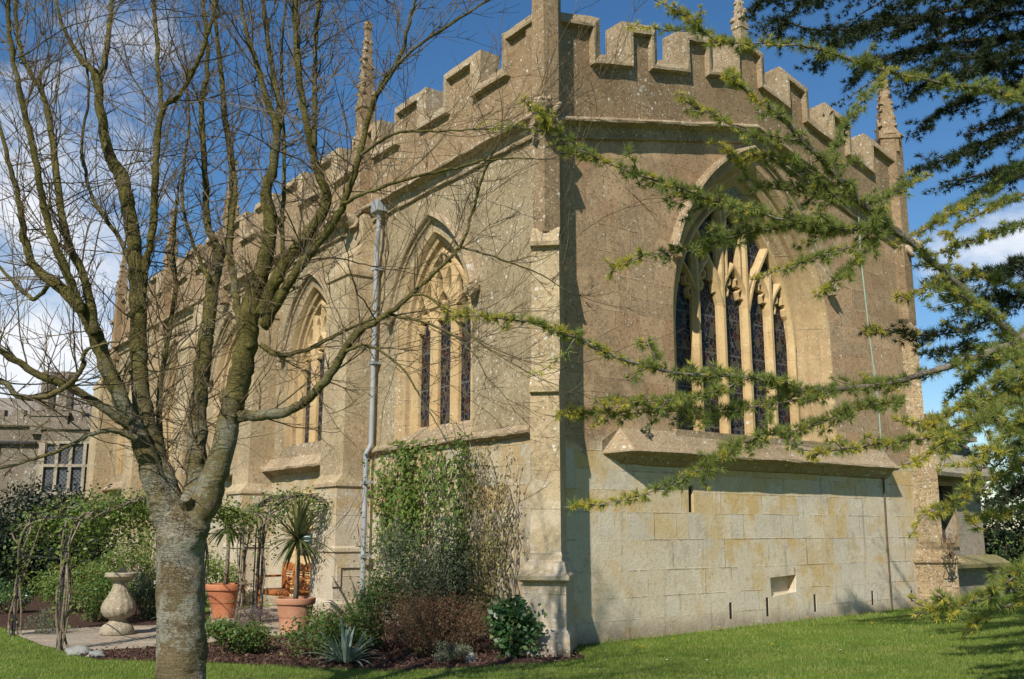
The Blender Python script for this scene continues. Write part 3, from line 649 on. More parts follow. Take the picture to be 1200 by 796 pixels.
for i, u in enumerate(BUTT):
    fr = Fr(SF.P(u + .475, 0, 0), SF.d, SF.n); b = MB(); hw = .475
    b.loft(fr, [(-.2, rect(hw + .07, .76)), (.3, rect(hw + .07, .76)), (.38, rect(hw + .02, .68)), (1.18, rect(hw + .01, .67)), (1.2, rect(hw + .035, .70)), (1.26, rect(hw + .03, .69)), (1.3, rect(hw, .66)), (2.34, rect(hw, .66)), (2.36, rect(hw + .03, .70)), (2.42, rect(hw + .03, .70)), (2.58, rect(hw, .56)),
               (6.3, rect(hw, .54)), (6.32, rect(hw + .03, .58)), (6.4, rect(hw + .03, .58)), (7.0, rect(hw - .1, .24)), (7.6, rect(hw - .12, .22))])
    if i == 0:                                              # the little stepped label near the foot of the first one
        for q in ((-hw - .045, -hw - .005, .18, .62, .92, .99), (-hw - .045, -hw - .005, .55, .63, .68, .93), (-hw - .045, -hw - .005, .55, .72, .6, .69)): b.box(fr, *q)
    b.build('buttress', M['butt'], church)

def pinnacle(fr, u, n, z0, z1, r, spire, mat=M['parapet'], crock=True):
    f = Fr(fr.P(u, n, 0), fr.d, fr.n); b = MB(); sq = lambda k: [(-k, -k), (k, -k), (k, k), (-k, k)]
    b.loft(f, [(z0, sq(r)), (z1 - .12, sq(r)), (z1 - .1, sq(r * 1.18)), (z1, sq(r * 1.18)), (z1 + .02, sq(r * .9)), (z1 + spire * .45, sq(r * .62)), (z1 + spire * .86, sq(r * .34)), (z1 + spire * .88, sq(r * .5)), (z1 + spire * .92, sq(r * .55)), (z1 + spire * .94, sq(r * .35)), (z1 + spire * .97, sq(r * .28))])
    for s in (-1, 1):                                       # gablets
        b.add([f.P(-r, s * r * 1.05, z1 - .02), f.P(r, s * r * 1.05, z1 - .02), f.P(0, s * r * 1.0, z1 + r * 2.2), f.P(0, 0, z1 + r * 2.0)], [(0, 1, 2), (0, 2, 3), (1, 3, 2)])
        b.add([f.P(s * r * 1.05, -r, z1 - .02), f.P(s * r * 1.05, r, z1 - .02), f.P(s * r, 0, z1 + r * 2.2), f.P(0, 0, z1 + r * 2.0)], [(0, 1, 2), (0, 2, 3), (1, 3, 2)])
    if crock:
        nk = max(3, int(spire / .24))
        for k in range(nk):
            zz = z1 + spire * (.12 + .7 * k / nk); rr = r * (1 - (.12 + .7 * k / nk) * .8)
            for sx in (-1, 1):
                for sy in (-1, 1): b.rock(f.P(sx * rr * .95, sy * rr * .95, zz), (.042 + .012 * ((k * 7 + sx * 3 + sy) % 3 - 1),) * 3, k * 5 + sx * 2 + sy, 1, .9)
        b.rock(f.P(0, 0, z1 + spire * .93), (r * .75, r * .75, .06), 3, 1, .4)
    b.build('pinnacle', mat, church)
pinnacle(DF, 0, .14, 9.9, 11.3, .2, 1.4)
pinnacle(NF, 0, -.12, 9.6, 10.0, .19, 1.75)
pinnacle(EF, EL / 2, -.1, 10.5, 11.0, .1, .75, M['coping'])
pinnacle(SF, 5.72, .08, 7.3, 10.0, .14, 1.9)
for u in (13.3, 18.4, 23.9): pinnacle(SF, u, .05, 7.3, 9.7, .16, 1.6)

def gargoyle(fr, z, mat, seed, u=0, n=.2, L=.75):            # a weathered beast leaning out of the cornice
    b = MB(); P = lambda a, c, zz: fr.P(u + a, n + c, z + zz)
    pts = [P(0, -.1, -.08), P(0, L * .35, 0), P(0.01, L * .7, .06), P(0, L, .05)]
    b.tube(pts, [.16, .17, .13, .10], 8)
    b.rock(P(0, L * 1.0, .09), (.15, .15, .12), seed, 2, .5)
    b.rock(P(0, L * 1.18, .13), (.10, .10, .05), seed + 1, 2, .4); b.rock(P(0, L * 1.14, -.02), (.08, .09, .035), seed + 2, 2, .4)
    for s in (-1, 1):
        b.rock(P(s * .10, L * .92, .19), (.045, .05, .06), seed + 3, 1, .4)
        b.tube([P(s * .13, L * .35, .02), P(s * .2, L * .45, -.14), P(s * .15, L * .62, -.2)], [.06, .05, .045], 6)
        b.tube([P(s * .12, L * .3, .1), P(s * .22, L * .1, .26), P(s * .2, L * -.1, .2)], [.05, .045, .02], 5)
    b.build('gargoyle', mat, church, True)
gargoyle(DF, 7.52, M['coping'], 5, n=.3, L=.42); gargoyle(NF, 7.45, M['coping'], 9, n=.0, L=.3)
gargoyle(SF, 7.5, M['coping'], 12, u=5.72, n=.1, L=.5)

# rainwater pipes and the lightning cable
b = MB(); pp = [SF.P(4.86, .16, 7.62), SF.P(4.86, .17, 7.1), SF.P(4.98, .13, 6.75), SF.P(5.0, .12, 5), SF.P(5.02, .12, 3.12), SF.P(5.03, .21, 2.95), SF.P(5.03, .21, .1)]
b.tube(pp, .046, 10); b.box(SF, 4.72, 5.0, .03, .27, 7.5, 7.72)
dp = b.build('downpipe', M['lead'], church); dp['label'] = 'pale grey rainwater downpipe'
for z, n in ((6.4, .0), (4.6, .0), (2.4, .09), (1.1, .09)):
    b = MB(); b.box(SF, 4.92, 5.11, n + .005, n + .18, z, z + .055); b.build('bracket', M['lead'], dp)
b = MB(); b.tube([EF.P(8.62, .035, 2.6), EF.P(8.6, .03, 1.5), EF.P(8.61, .03, .1)], .018, 8); b.build('downpipe', M['rust'], church)['label'] = 'thin rusty pipe on the cream ashlar'
b = MB(); b.tube([EF.P(8.35, .06, 8.0), EF.P(8.4, .02, 6.8), EF.P(8.5, .02, 5.4), EF.P(8.66, .02, 4), EF.P(8.62, .03, 3.1)], .014, 6); b.build('lightning_cable', M['cable'], church)

# the annex beyond the gable ---------------------------------------------------------------------------------
annex = thing('vestry', tuple(EF.P(11.9, -.5, 0)), 'small grey stone annex with lattice window and mossy stone ledges', 'annex')
XF = Fr(EF.P(0, -.42, 0), EF.d, EF.n)
wl = [(10.75, 1.22), (12.15, 1.22), (12.15, 2.62), (10.75, 2.62)]
b = MB(); b.face(XF, [(10.1, -.2), (13.35, -.2), (13.35, 3.1), (10.1, 3.1)], [wl], -.02)
b.fq(XF, ((13.35, -.02, -.2), (13.35, -4, -.2), (13.35, -4, 3.1), (13.35, -.02, 3.1)))
for p, q in zip(wl, wl[1:] + wl[:1]): b.fq(XF, ((p[0], -.02, p[1]), (q[0], -.02, q[1]), (q[0], -.3, q[1]), (p[0], -.3, p[1])))
b.build('wall', M['grey'], annex)
b = MB(); b.box(XF, 10.4, 13.45, 0, .1, .0, .76); b.box(XF, 13.2, 13.62, -.6, .2, 0, .78); b.build('plinth', M['grey'], annex)
b = MB(); b.prism(XF, [(10.35, .78), (13.8, .78), (13.8, .86), (10.35, .86)], -.1, .34); b.sweep(XF, [(10.35, .861), (13.8, .861)], [(-.17, 0.0), (0, .33), (.01, .33), (.01, 0)]); b.build('ledge', M['moss'], annex)
b = MB(); b.fq(XF, ((10.2, .45, 2.80), (13.3, .45, 2.74), (13.3, -.2, 3.5), (10.2, -.2, 3.52)))
b.fq(XF, ((10.2, .45, 2.80), (13.3, .45, 2.74), (13.3, .42, 2.66), (10.2, .42, 2.72))); b.fq(XF, ((10.2, .42, 2.72), (13.3, .42, 2.66), (13.3, 0, 2.66), (10.2, 0, 2.72)))
b.fq(XF, ((13.3, .45, 2.74), (13.3, -.2, 3.5), (13.3, -.2, 2.66), (13.3, .42, 2.66))); b.build('canopy', M['grey'], annex)
b = MB(); b.box(XF, 10.15, 12.9, -.6, .25, 3.52, 3.64); b.prism(XF, [(10.15, 3.64), (12.9, 3.64), (12.6, 4.1), (10.15, 4.15)], -3.5, -.25); b.build('roof', M['grey'], annex)
b = MB(); b.face(XF, wl, [], -.27); wo = b.build('window', M['lattice'], annex)
b = MB()
for u in (11.2, 11.68): b.box(XF, u - .035, u + .035, -.28, -.17, 1.22, 2.62)
b.sweep(XF, wl + wl[:1], [(-.1, 0), (-.1, .03), (0, .03), (.05, -.15), (.05, -.28)]); b.build('frame', M['dress'], wo)

# the manor far behind on the left -----------------------------------------------------------------------------
HF = Fr((-17.3, 38.2, 0), (1, .06, 0), (.06, -1, 0))
manor = thing('manor_house', (-17.3, 38.2, 0), 'old grey stone manor house with mullioned bay window and twin chimney far behind', 'house')
b = MB(); b.box(HF, -14, 1.9, -8, 0, -.2, 5.5); b.build('wall', M['far'], manor)
b = MB(); b.box(HF, -14.2, 2.0, -8, .14, 5.5, 5.72)
for k in range(22): u = -14 + k * .74; b.box(HF, u, u + .46, -.25, .05, 5.72, 6.15)
b.box(HF, -14, 2, -.3, .02, 5.7, 5.9); b.build('parapet', M['far'], manor)
b = MB(); b.add([HF.P(-14, -.6, 5.7), HF.P(2.2, -.6, 5.7), HF.P(2.2, -4.5, 7.2), HF.P(-14, -4.5, 7.2), HF.P(-14, -8, 5.7), HF.P(2.2, -8, 5.7)], [(0, 1, 2, 3), (3, 2, 5, 4), (1, 5, 2), (0, 3, 4)]); b.build('roof', M['slate'], manor)
b = MB(); b.box(HF, -1.35, .05, -.9, .25, 5.2, 5.9); b.box(HF, -1.4, .1, -.95, .3, 5.9, 6.05)
for u in (-1.0, -.3):
    o8 = lambda r: [(u + r * math.cos(k * math.pi / 4 + .39), -.35 + r * math.sin(k * math.pi / 4 + .39)) for k in range(8)]
    b.loft(HF, [(6.0, o8(.36)), (6.2, o8(.29)), (7.35, o8(.28)), (7.4, o8(.36)), (7.55, o8(.38)), (7.62, o8(.3)), (7.7, o8(.3))])
b.build('chimney', M['far'], manor)
b = MB(); bz = [(-1.0, 0), (-.5, .9), (1.55, .9), (1.9, 0)]
b.loft(HF, [(-.2, bz), (2.85, bz)]); b.build('bay', M['far'], manor); b = MB(); b.loft(HF, [(4.9, bz), (5.3, bz), (5.32, [(-1.1, -.0), (-.55, 1.0), (1.6, 1.0), (2.0, 0)]), (5.5, [(-1.1, -.0), (-.55, 1.0), (1.6, 1.0), (2.0, 0)])]); b.build('bay_roof', M['far'], manor)
b = MB(); b.loft(HF, [(2.86, [(x, n - .12 if n else 0) for x, n in bz]), (4.89, [(x, n - .12 if n else 0) for x, n in bz])]); bw = b.build('window', M['lattice'], manor)
b = MB()
for z in (2.86, 3.9, 4.78):
    for (a, n_), (c, m_) in zip(bz, bz[1:]): b.add([HF.P(a, n_, z), HF.P(c, m_, z), HF.P(c, m_, z + .11), HF.P(a, n_, z + .11), HF.P(a, n_ - .1, z + .11), HF.P(c, m_ - .1, z + .11), HF.P(a, n_ - .1, z), HF.P(c, m_ - .1, z)], [(0, 1, 2, 3), (3, 2, 5, 4), (0, 1, 7, 6)])
for k in range(5): u = -.5 + k * 2.05 / 4; b.box(HF, u - .06, u + .06, .72, .905, 2.86, 4.89)
for k in range(3): t_ = k / 3; b.box(HF, -1.0 + .5 * t_ - .05, -1.0 + .5 * t_ + .05, .9 * t_ - .1, .9 * t_ + .03, 2.86, 4.89)
b.box(HF, 1.82, 1.95, -.05, .1, 2.86, 4.89); b.build('mullion', M['grey'], bw)
b = MB(); b.tube([HF.P(-2.6, .1, 4.95), HF.P(-2.6, .1, .1)], .09, 8); b.tube([HF.P(-5, .12, 4.9), HF.P(-1.1, .12, 4.86)], .08, 6); b.build('gutter', M['iron'], manor)

# ------------------------------------------------------------------ wall fittings between the first two side buttresses
b = MB(); b.box(SF, 6.22, 8.6, .002, .03, .05, 2.35); b.build('panel', M['niche'], church)
nb = thing('notice_board', tuple(SF.P(7.55, .05, 1.1)), 'small dark green notice board on the yellow wall above the bench', 'notice board')
b = MB(); b.box(SF, 7.5, 8.16, .031, .07, 1.10, 1.52); b.build('board', M['board'], nb)
b = MB()
for k, (a, c) in enumerate(((7.6, 8.06), (7.64, 8.0), (7.58, 8.06), (7.7, 7.96))): b.box(SF, a, c, .071, .074, 1.44 - k * .085, 1.46 - k * .085)
b.build('lettering', M['letter'], nb)

def px_path(pts):                                   # (px, py, Y, radius px) -> xyz, r in metres
    out = []
    for px, py, Y, r in pts:
        p = at(px, py, Y); out.append((p.x, p.y, p.z, r * Y / FPX))
    return out

# ------------------------------------------------------------------ the bare tree
YT = 8.0
tree = thing('bare_tree', (at(213, 796, YT).x, YT, 0), 'leafless tree with thick lichened trunk forking low into many mossy limbs', 'tree')
tp = [(at(213, 796, YT).x, YT, -.1, .27), (at(213, 796, YT).x, YT, .15, .21)] + px_path([(213, 796, YT, 27.5), (212, 740, YT, 26.5), (211, 690, YT, 26), (211, 650, YT, 26), (213, 622, YT, 27), (214, 602, YT, 23), (214, 592, YT, 12)])
b = MB(); q = spline(tp, 14)
for i in range(len(q)): q[i, :2] += .012 * np.array([mnoise.noise(Vector((0, 5, q[i, 2] * 3))), mnoise.noise(Vector((9, 5, q[i, 2] * 3)))])
b.tube(q[:, :3], q[:, 3], 40, .10); b.build('trunk', M['trunk'], tree, True)
b = MB(); c = at(217, 592, YT - .16); b.tube([c + Vector((-.02, .14, -.1)), c + Vector((.0, .03, .02)), c + Vector((.01, -.03, .06))], [.05, .052, .04], 12); b.build('stub', M['trunk'], tree)
LIMBS = [  # (start Y offset, end Y offset, [(px, py, radius px) ...])
 (0, -.5, [(204, 622, 22), (186, 578, 18), (166, 520, 13), (146, 478, 11.5), (126, 432, 10.5), (110, 389, 10), (96, 364, 9), (67, 334, 8), (40, 312, 6.5), (29, 280, 5.5), (22, 235, 4), (8, 180, 3), (-8, 120, 2)]),
 (-.4, -.9, [(96, 366, 7), (78, 320, 6), (62, 280, 5.5), (50, 235, 5), (40, 180, 4.5), (26, 120, 4), (14, 62, 3.5), (9, 0, 3), (12, -60, 2)]),
 (-.35, .2, [(112, 392, 7), (100, 330, 6), (78, 278, 5.5), (67, 211, 5), (60, 155, 4.5), (50, 110, 4), (28, 70, 3), (18, 10, 2.5), (30, -40, 1.6)]),
 (0, .4, [(208, 618, 22), (196, 575, 17), (182, 532, 14), (167, 474, 12.5), (162, 418, 12), (162, 365, 11.5), (160, 318, 11), (155, 272, 10.5), (148, 230, 10), (141, 204, 9.5), (130, 186, 8), (121, 152, 7), (113, 92, 6.5), (106, 80, 5), (92, 66, 3.5), (70, 20, 2.5), (60, -40, 1.8)]),
 (.3, .7, [(114, 98, 5), (122, 78, 4.5), (127, 40, 4), (131, 0, 3.5), (128, -50, 2)]),
 (.2, -.3, [(163, 360, 7), (172, 305, 6), (180, 260, 5.5), (182, 197, 5), (190, 130, 4.5), (210, 112, 4), (226, 84, 3.6), (236, 62, 3.2), (247, 28, 2.8), (255, -10, 2), (262, -60, 1.5)]),
 (.0, .5, [(190, 130, 3.5), (186, 90, 3.2), (183, 35, 3), (179, -5, 2.5), (170, -60, 1.5)]),
 (0, .9, [(219, 618, 18), (228, 570, 14), (230, 530, 13), (233, 478, 11.5), (239, 418, 11), (244, 376, 10), (250, 330, 9.5), (256, 300, 8), (250, 280, 6), (243, 262, 5), (240, 197, 4.5), (236, 123, 4), (243, 81, 3.3), (240, 20, 2.6), (232, -40, 1.6)]),
 (.8, 1.3, [(256, 304, 7), (266, 285, 6), (271, 262, 5.5), (272, 197, 5), (264, 140, 4.4), (257, 67, 3.6), (250, 0, 2.6), (246, -60, 1.6)]),
 (0, -.4, [(224, 622, 24), (243, 580, 20), (258, 535, 17), (270, 485, 16), (281, 443, 15.5), (289, 401, 15), (293, 365, 13.5), (303, 330, 12), (313, 296, 11), (317, 262, 9.5), (313, 240, 8.5), (312, 222, 8), (320, 197, 7), (324, 150, 6), (315, 123, 5), (299, 70, 3.6), (285, 20, 2.6), (276, -50, 1.6)]),
 (-.3, .2, [(324, 160, 4.5), (329, 134, 4), (317, 70, 3.6), (308, 0, 3), (304, -60, 1.8)]),
 (-.2, -.8, [(306, 370, 10), (322, 330, 9), (342, 298, 8.5), (366, 268, 8), (383, 234, 7), (372, 200, 6), (366, 176, 5.5), (354, 116, 5), (347, 46, 4.4), (346, 0, 4), (350, -60, 2.5)]),
 (-.6, -.4, [(368, 172, 4.2), (369, 130, 4), (369, 70, 3.6), (374, 0, 3), (380, -50, 2)]),
 (-.2, -1.1, [(308, 382, 9), (330, 346, 7.5), (352, 312, 6.8), (388, 265, 6), (404, 235, 5), (421, 183, 4.5), (439, 116, 3.8), (467, 70, 3.2), (481, 21, 2.5), (488, -10, 2), (492, -60, 1.4)]),
 (-.9, -1.3, [(440, 114, 2.8), (475, 66, 2.4), (523, 32, 2), (572, 0, 1.6), (600, -20, 1.2)]),
 (-.7, -1.2, [(421, 183, 2.6), (445, 166, 2.2), (470, 155, 2), (510, 154, 1.7), (550, 152, 1.3), (590, 150, .9)]),
 (-.6, -1.3, [(402, 238, 2.8), (440, 222, 2.4), (488, 207, 2.2), (530, 198, 1.9), (575, 187, 1.6), (625, 186, 1)]),
 (0, -.9, [(258, 522, 10), (275, 492, 8), (300, 487, 7.2), (331, 484, 7), (352, 474, 6.6), (370, 459, 6.2), (392, 432, 5.8), (403, 411, 5.4), (422, 388, 4.6), (453, 369, 3.8), (481, 346, 3.2), (516, 313, 2.7), (541, 286, 2.3), (556, 240, 1.9), (569, 197, 1.6), (585, 165, 1.1)]),
 (-.5, -.7, [(453, 369, 2.4), (490, 376, 2), (533, 394, 1.5), (560, 420, 1)]),
 (-.6, -1.0, [(481, 346, 2), (505, 350, 1.7), (560, 400, 1.3), (625, 440, .8)]),
 (-.5, -.9, [(541, 290, 1.8), (575, 300, 1.5), (630, 320, 1.0), (662, 340, .8)]),
 (-.1, -.3, [(306, 405, 4), (327, 416, 3.4), (362, 409, 3), (395, 392, 2.6), (432, 376, 2), (470, 368, 1.4)]),
 (-.5, -.6, [(405, 412, 2.4), (430, 405, 2), (470, 430, 1.5), (495, 470, 1.1), (520, 510, .8)]),
 (-.3, -.9, [(150, 497, 8), (126, 481, 6.5), (81, 453, 5.8), (42, 438, 5), (0, 411, 4.3), (-60, 385, 3)]),
 (-.5, -.8, [(-60, 440, 4), (0, 446, 4.2), (21, 464, 4), (53, 465, 4), (81, 450, 3.8), (97, 430, 3.4), (99, 413, 2.8), (118, 404, 1.8), (140, 400, 1)]),
 (-.3, -.7, [(160, 515, 4.5), (139, 506, 3.8), (108, 508, 3.2), (70, 528, 2.7), (0, 549, 2.2), (-40, 560, 1.6)]),
 (.1, .5, [(194, 560, 5), (188, 510, 4.5), (187, 462, 4), (196, 400, 3.4), (206, 340, 3), (203, 290, 2.4), (208, 230, 1.8)]),
 (-.1, .5, [(284, 388, 6), (278, 360, 5.4), (274, 330, 5), (269, 295, 4.6), (271, 262, 4), (276, 220, 3.2), (270, 180, 2.2)]),
 (-.3, .2, [(328, 330, 3.6), (331, 300, 3.3), (331, 262, 3.1), (333, 200, 2.7), (332, 141, 2.4), (330, 60, 2), (336, 0, 1.5)]),
 (.2, .9, [(246, 330, 3.4), (228, 290, 2.6), (214, 240, 2.3), (215, 200, 2), (222, 140, 1.6), (216, 80, 1.2)]),
 (-.3, .3, [(60, 330, 3.2), (40, 350, 2.8), (15, 330, 2.4), (-20, 290, 2)]),
 (.1, .6, [(160, 330, 4), (140, 280, 3.4), (108, 230, 2.8), (96, 170, 2.3), (104, 110, 1.8), (98, 50, 1.3)]),
]
def grow(out, p, d, L, r0, lvl, up=.25):
    n = max(4, int(L / .07)); pts = [p]; d = d / np.linalg.norm(d)
    for i in range(n):
        d = d + RNG.normal(size=3) * .10 + np.array([0, 0, up * .10]); d /= np.linalg.norm(d); p = p + d * L / n; pts.append(p)
    pts = np.array(pts); out.append((pts, np.linspace(r0, max(.0016, r0 * .3), len(pts))))
    if lvl > 0:
        for _ in range(int(RNG.integers(3, 6) if lvl > 1 else RNG.integers(2, 6))):
            i = RNG.integers(1, len(pts) - 1); t = pts[i] - pts[i - 1]; t /= np.linalg.norm(t)
            dd = t * 1.0 + unit(RNG.normal(size=3)) * .7 + np.array([0, 0, .1])
            grow(out, pts[i], dd, L * RNG.uniform(.25, .65), max(.002, r0 * .5), lvl - 1, up)
for li, (y0, y1, pts) in enumerate(LIMBS):
    n = len(pts); P = []
    for i, (px, py, r) in enumerate(pts): P.append((px, py, YT + y0 + (y1 - y0) * i / (n - 1), r))
    q = spline(px_path(P), 8)
    for i in range(1, len(q)):
        q[i, :3] += .014 * np.array([mnoise.noise(Vector((i * .42, li, k))) for k in range(3)]); q[i, 3] *= 1 + .12 * mnoise.noise(Vector((i * .45, li, 7)))
    b = MB(); q[:, 3] *= .84; b.tube(q[:, :3], q[:, 3], 16 if q[0, 3] > .03 else 8, .16)
    for k in range(int(len(q) * .25)):                       # knots and spur bumps
        i = RNG.integers(2, len(q)); rr = q[i, 3]
        if rr > .012: b.rock(q[i, :3] + unit(RNG.normal(size=3)) * rr * .8, (rr * .45,) * 3, k, 1, .5)
    lo = b.build('limb', M['limb'], tree, True)
    out = []; seg = np.linalg.norm(np.diff(q[:, :3], axis=0), axis=1); L = seg.sum(); acc = 0
    for i in range(3, len(q)):
        thick = q[i, 3] > .085
        for _ in range(RNG.poisson(seg[i - 1] / (.17 if thick else .075))):
            t = unit(q[i, :3] - q[i - 1, :3]); dd = t * .55 + unit(RNG.normal(size=3)) * .9 + np.array([0, 0, .3])
            grow(out, q[i, :3], dd, RNG.choice([RNG.uniform(.1, .4), RNG.uniform(.5, 1.5)]) * (1.1 if q[i, 3] < .04 else .75), min(.0075, max(.003, q[i, 3] * .35)), 2 if RNG.random() < .5 else 1)
    t = unit(q[-1, :3] - q[-2, :3]); grow(out, q[-1, :3], t, .6, max(.0025, q[-1, 3]), 2)
    b = MB()
    for P_, r_ in out: b.tube(P_, r_, 3)
    b.build('twigs', M['twig'], lo)

# ------------------------------------------------------------------ the cedar
TRK = Vector((6.4, 8.2, 0))
cedar = thing('cedar_tree', tuple(TRK), 'large cedar reaching in from the side with long needle covered boughs', 'tree')
b = MB(); b.tube([TRK + Vector((0, 0, -.2)), TRK + Vector((0, 0, .3)), TRK + Vector((.05, 0, 2)), TRK + Vector((0, .1, 5)), TRK + Vector((.1, 0, 9)), TRK + Vector((0, 0, 13))], [.62, .5, .42, .36, .26, .12], 20); b.build('trunk', M['cedarbark'], cedar, True)
def needles(P, Tn, n, ln, wd, bias=.35):
    """tufts of n needles on short spurs standing round the shoot direction Tn"""
    N = len(P); a = unit(RNG.normal(size=(N, 3)) + np.array([0, 0, .25])); a = unit(a - Tn * (a * Tn).sum(1)[:, None] + Tn * bias)
    c = P + a * ln * .22; sz = RNG.uniform(.65, 1.2, N)
    A_ = np.repeat(a, n, 0); C_ = np.repeat(c, n, 0); d = unit(A_ + unit(RNG.normal(size=(N * n, 3))) * .95)
    l = (ln * np.repeat(sz, n) * RNG.uniform(.7, 1.1, N * n))[:, None]; s = unit(np.cross(d, RNG.normal(size=(N * n, 3)))) * wd * .5
    base = C_ + d * ln * .06
    return np.stack([base - s, base + s, base + d * l], 1)
def shoots(q, dens, lmin, lmax, flat=.5, droop=-.1, start=0.):
    """side twigs along a bough, with the points that carry needle tufts"""
    tw = []; seg = np.linalg.norm(np.diff(q[:, :3], axis=0), axis=1); tot = seg.sum(); acc = 0
    for i in range(1, len(q)):
        acc += seg[i - 1]
        if acc / tot < start: continue
        f = 1 - .55 * acc / tot
        for _ in range(RNG.poisson(seg[i - 1] * dens)):
            t = unit(q[i, :3] - q[i - 1, :3]); side = unit(np.cross(t, [0, 0, 1])) * RNG.choice([-1, 1])
            d = t * RNG.uniform(.5, 1.1) + side * RNG.uniform(.3, 1) + np.array([0, 0, RNG.normal() * flat + droop])
            L = RNG.uniform(lmin, lmax) * f; k = 5; d = unit(d); pts = [q[i, :3]]
            for j in range(k): d = unit(d + RNG.normal(size=3) * .12 + t * .08); pts.append(pts[-1] + d * L / k)
            tw.append(np.array(pts))
    return tw
def tuft_points(lines, step):
    P = []; Tn = []; F = []
    for l in lines:
        seg = np.diff(l, axis=0); L = np.linalg.norm(seg, axis=1); tot = L.sum(); n = max(2, int(tot / step)); cum = np.r_[0, np.cumsum(L)]
        for s in (np.arange(n) + RNG.random(n) * .6) / n * tot:
            j = min(np.searchsorted(cum, s, 'right') - 1, len(seg) - 1); P.append(l[j] + seg[j] * (s - cum[j]) / (L[j] + 1e-9)); Tn.append(seg[j] / (L[j] + 1e-9)); F.append(s / tot)
    return np.array(P), np.array(Tn), np.array(F)
def bough(pts, dens=21, lmin=.06, lmax=.25, tip=.5, mat='cedar', ln=.046, nn=30, step=.016, start=0., bare=0., attach=None, wd=.0038, droop=-.1):
    lmin = min(lmin, lmax * .6); q = px_path(pts)
    if attach: q = [(TRK.x + attach[0], TRK.y + attach[1], attach[2], .05)] + q
    q = spline(q, 6)
    for i in range(1, len(q)): q[i, :3] += .012 * np.array([mnoise.noise(Vector((i * .5, q[0, 2], k))) for k in range(3)])
    if not bare: q[:, 3] *= .6
    bo = MB(); bo.tube(q[:, :3], q[:, 3], 8)
    tw = shoots(q, dens, lmin, lmax, start=start, droop=droop)
    for l in tw: bo.tube(l, np.linspace(.0035, .0018, len(l)), 4)
    o = bo.build('bough', M['cedarbark' if mat == 'cedar' else 'darkbark'], cedar, True)
    lines = tw + ([q[int(len(q) * bare):, :3]] if bare < 1 else [])
    P, Tn, F = tuft_points(lines, step)
    # young yellow tufts toward the outer end of the bough
    dist = np.linalg.norm(P[:, None, :] - q[None, ::3, :3], axis=2).argmin(1) / (len(q) / 3)
    pr = np.clip((dist - (1 - tip)) / max(tip, 1e-3), 0, 1) * .8 + .07 + .12 * (F > .7)
    y = RNG.random(len(P)) < pr * (tip > 0)
    if (~y).any(): raw_mesh('needles', needles(P[~y], Tn[~y], nn, ln, wd), 3, M[mat], o)
    if y.any(): raw_mesh('needles', needles(P[y], Tn[y], nn - 2, ln * .72, wd * 1.1), 3, M['cedar_tip'], o)['label'] = 'yellowish young needle tufts'
A = (0, 0, 3.4)
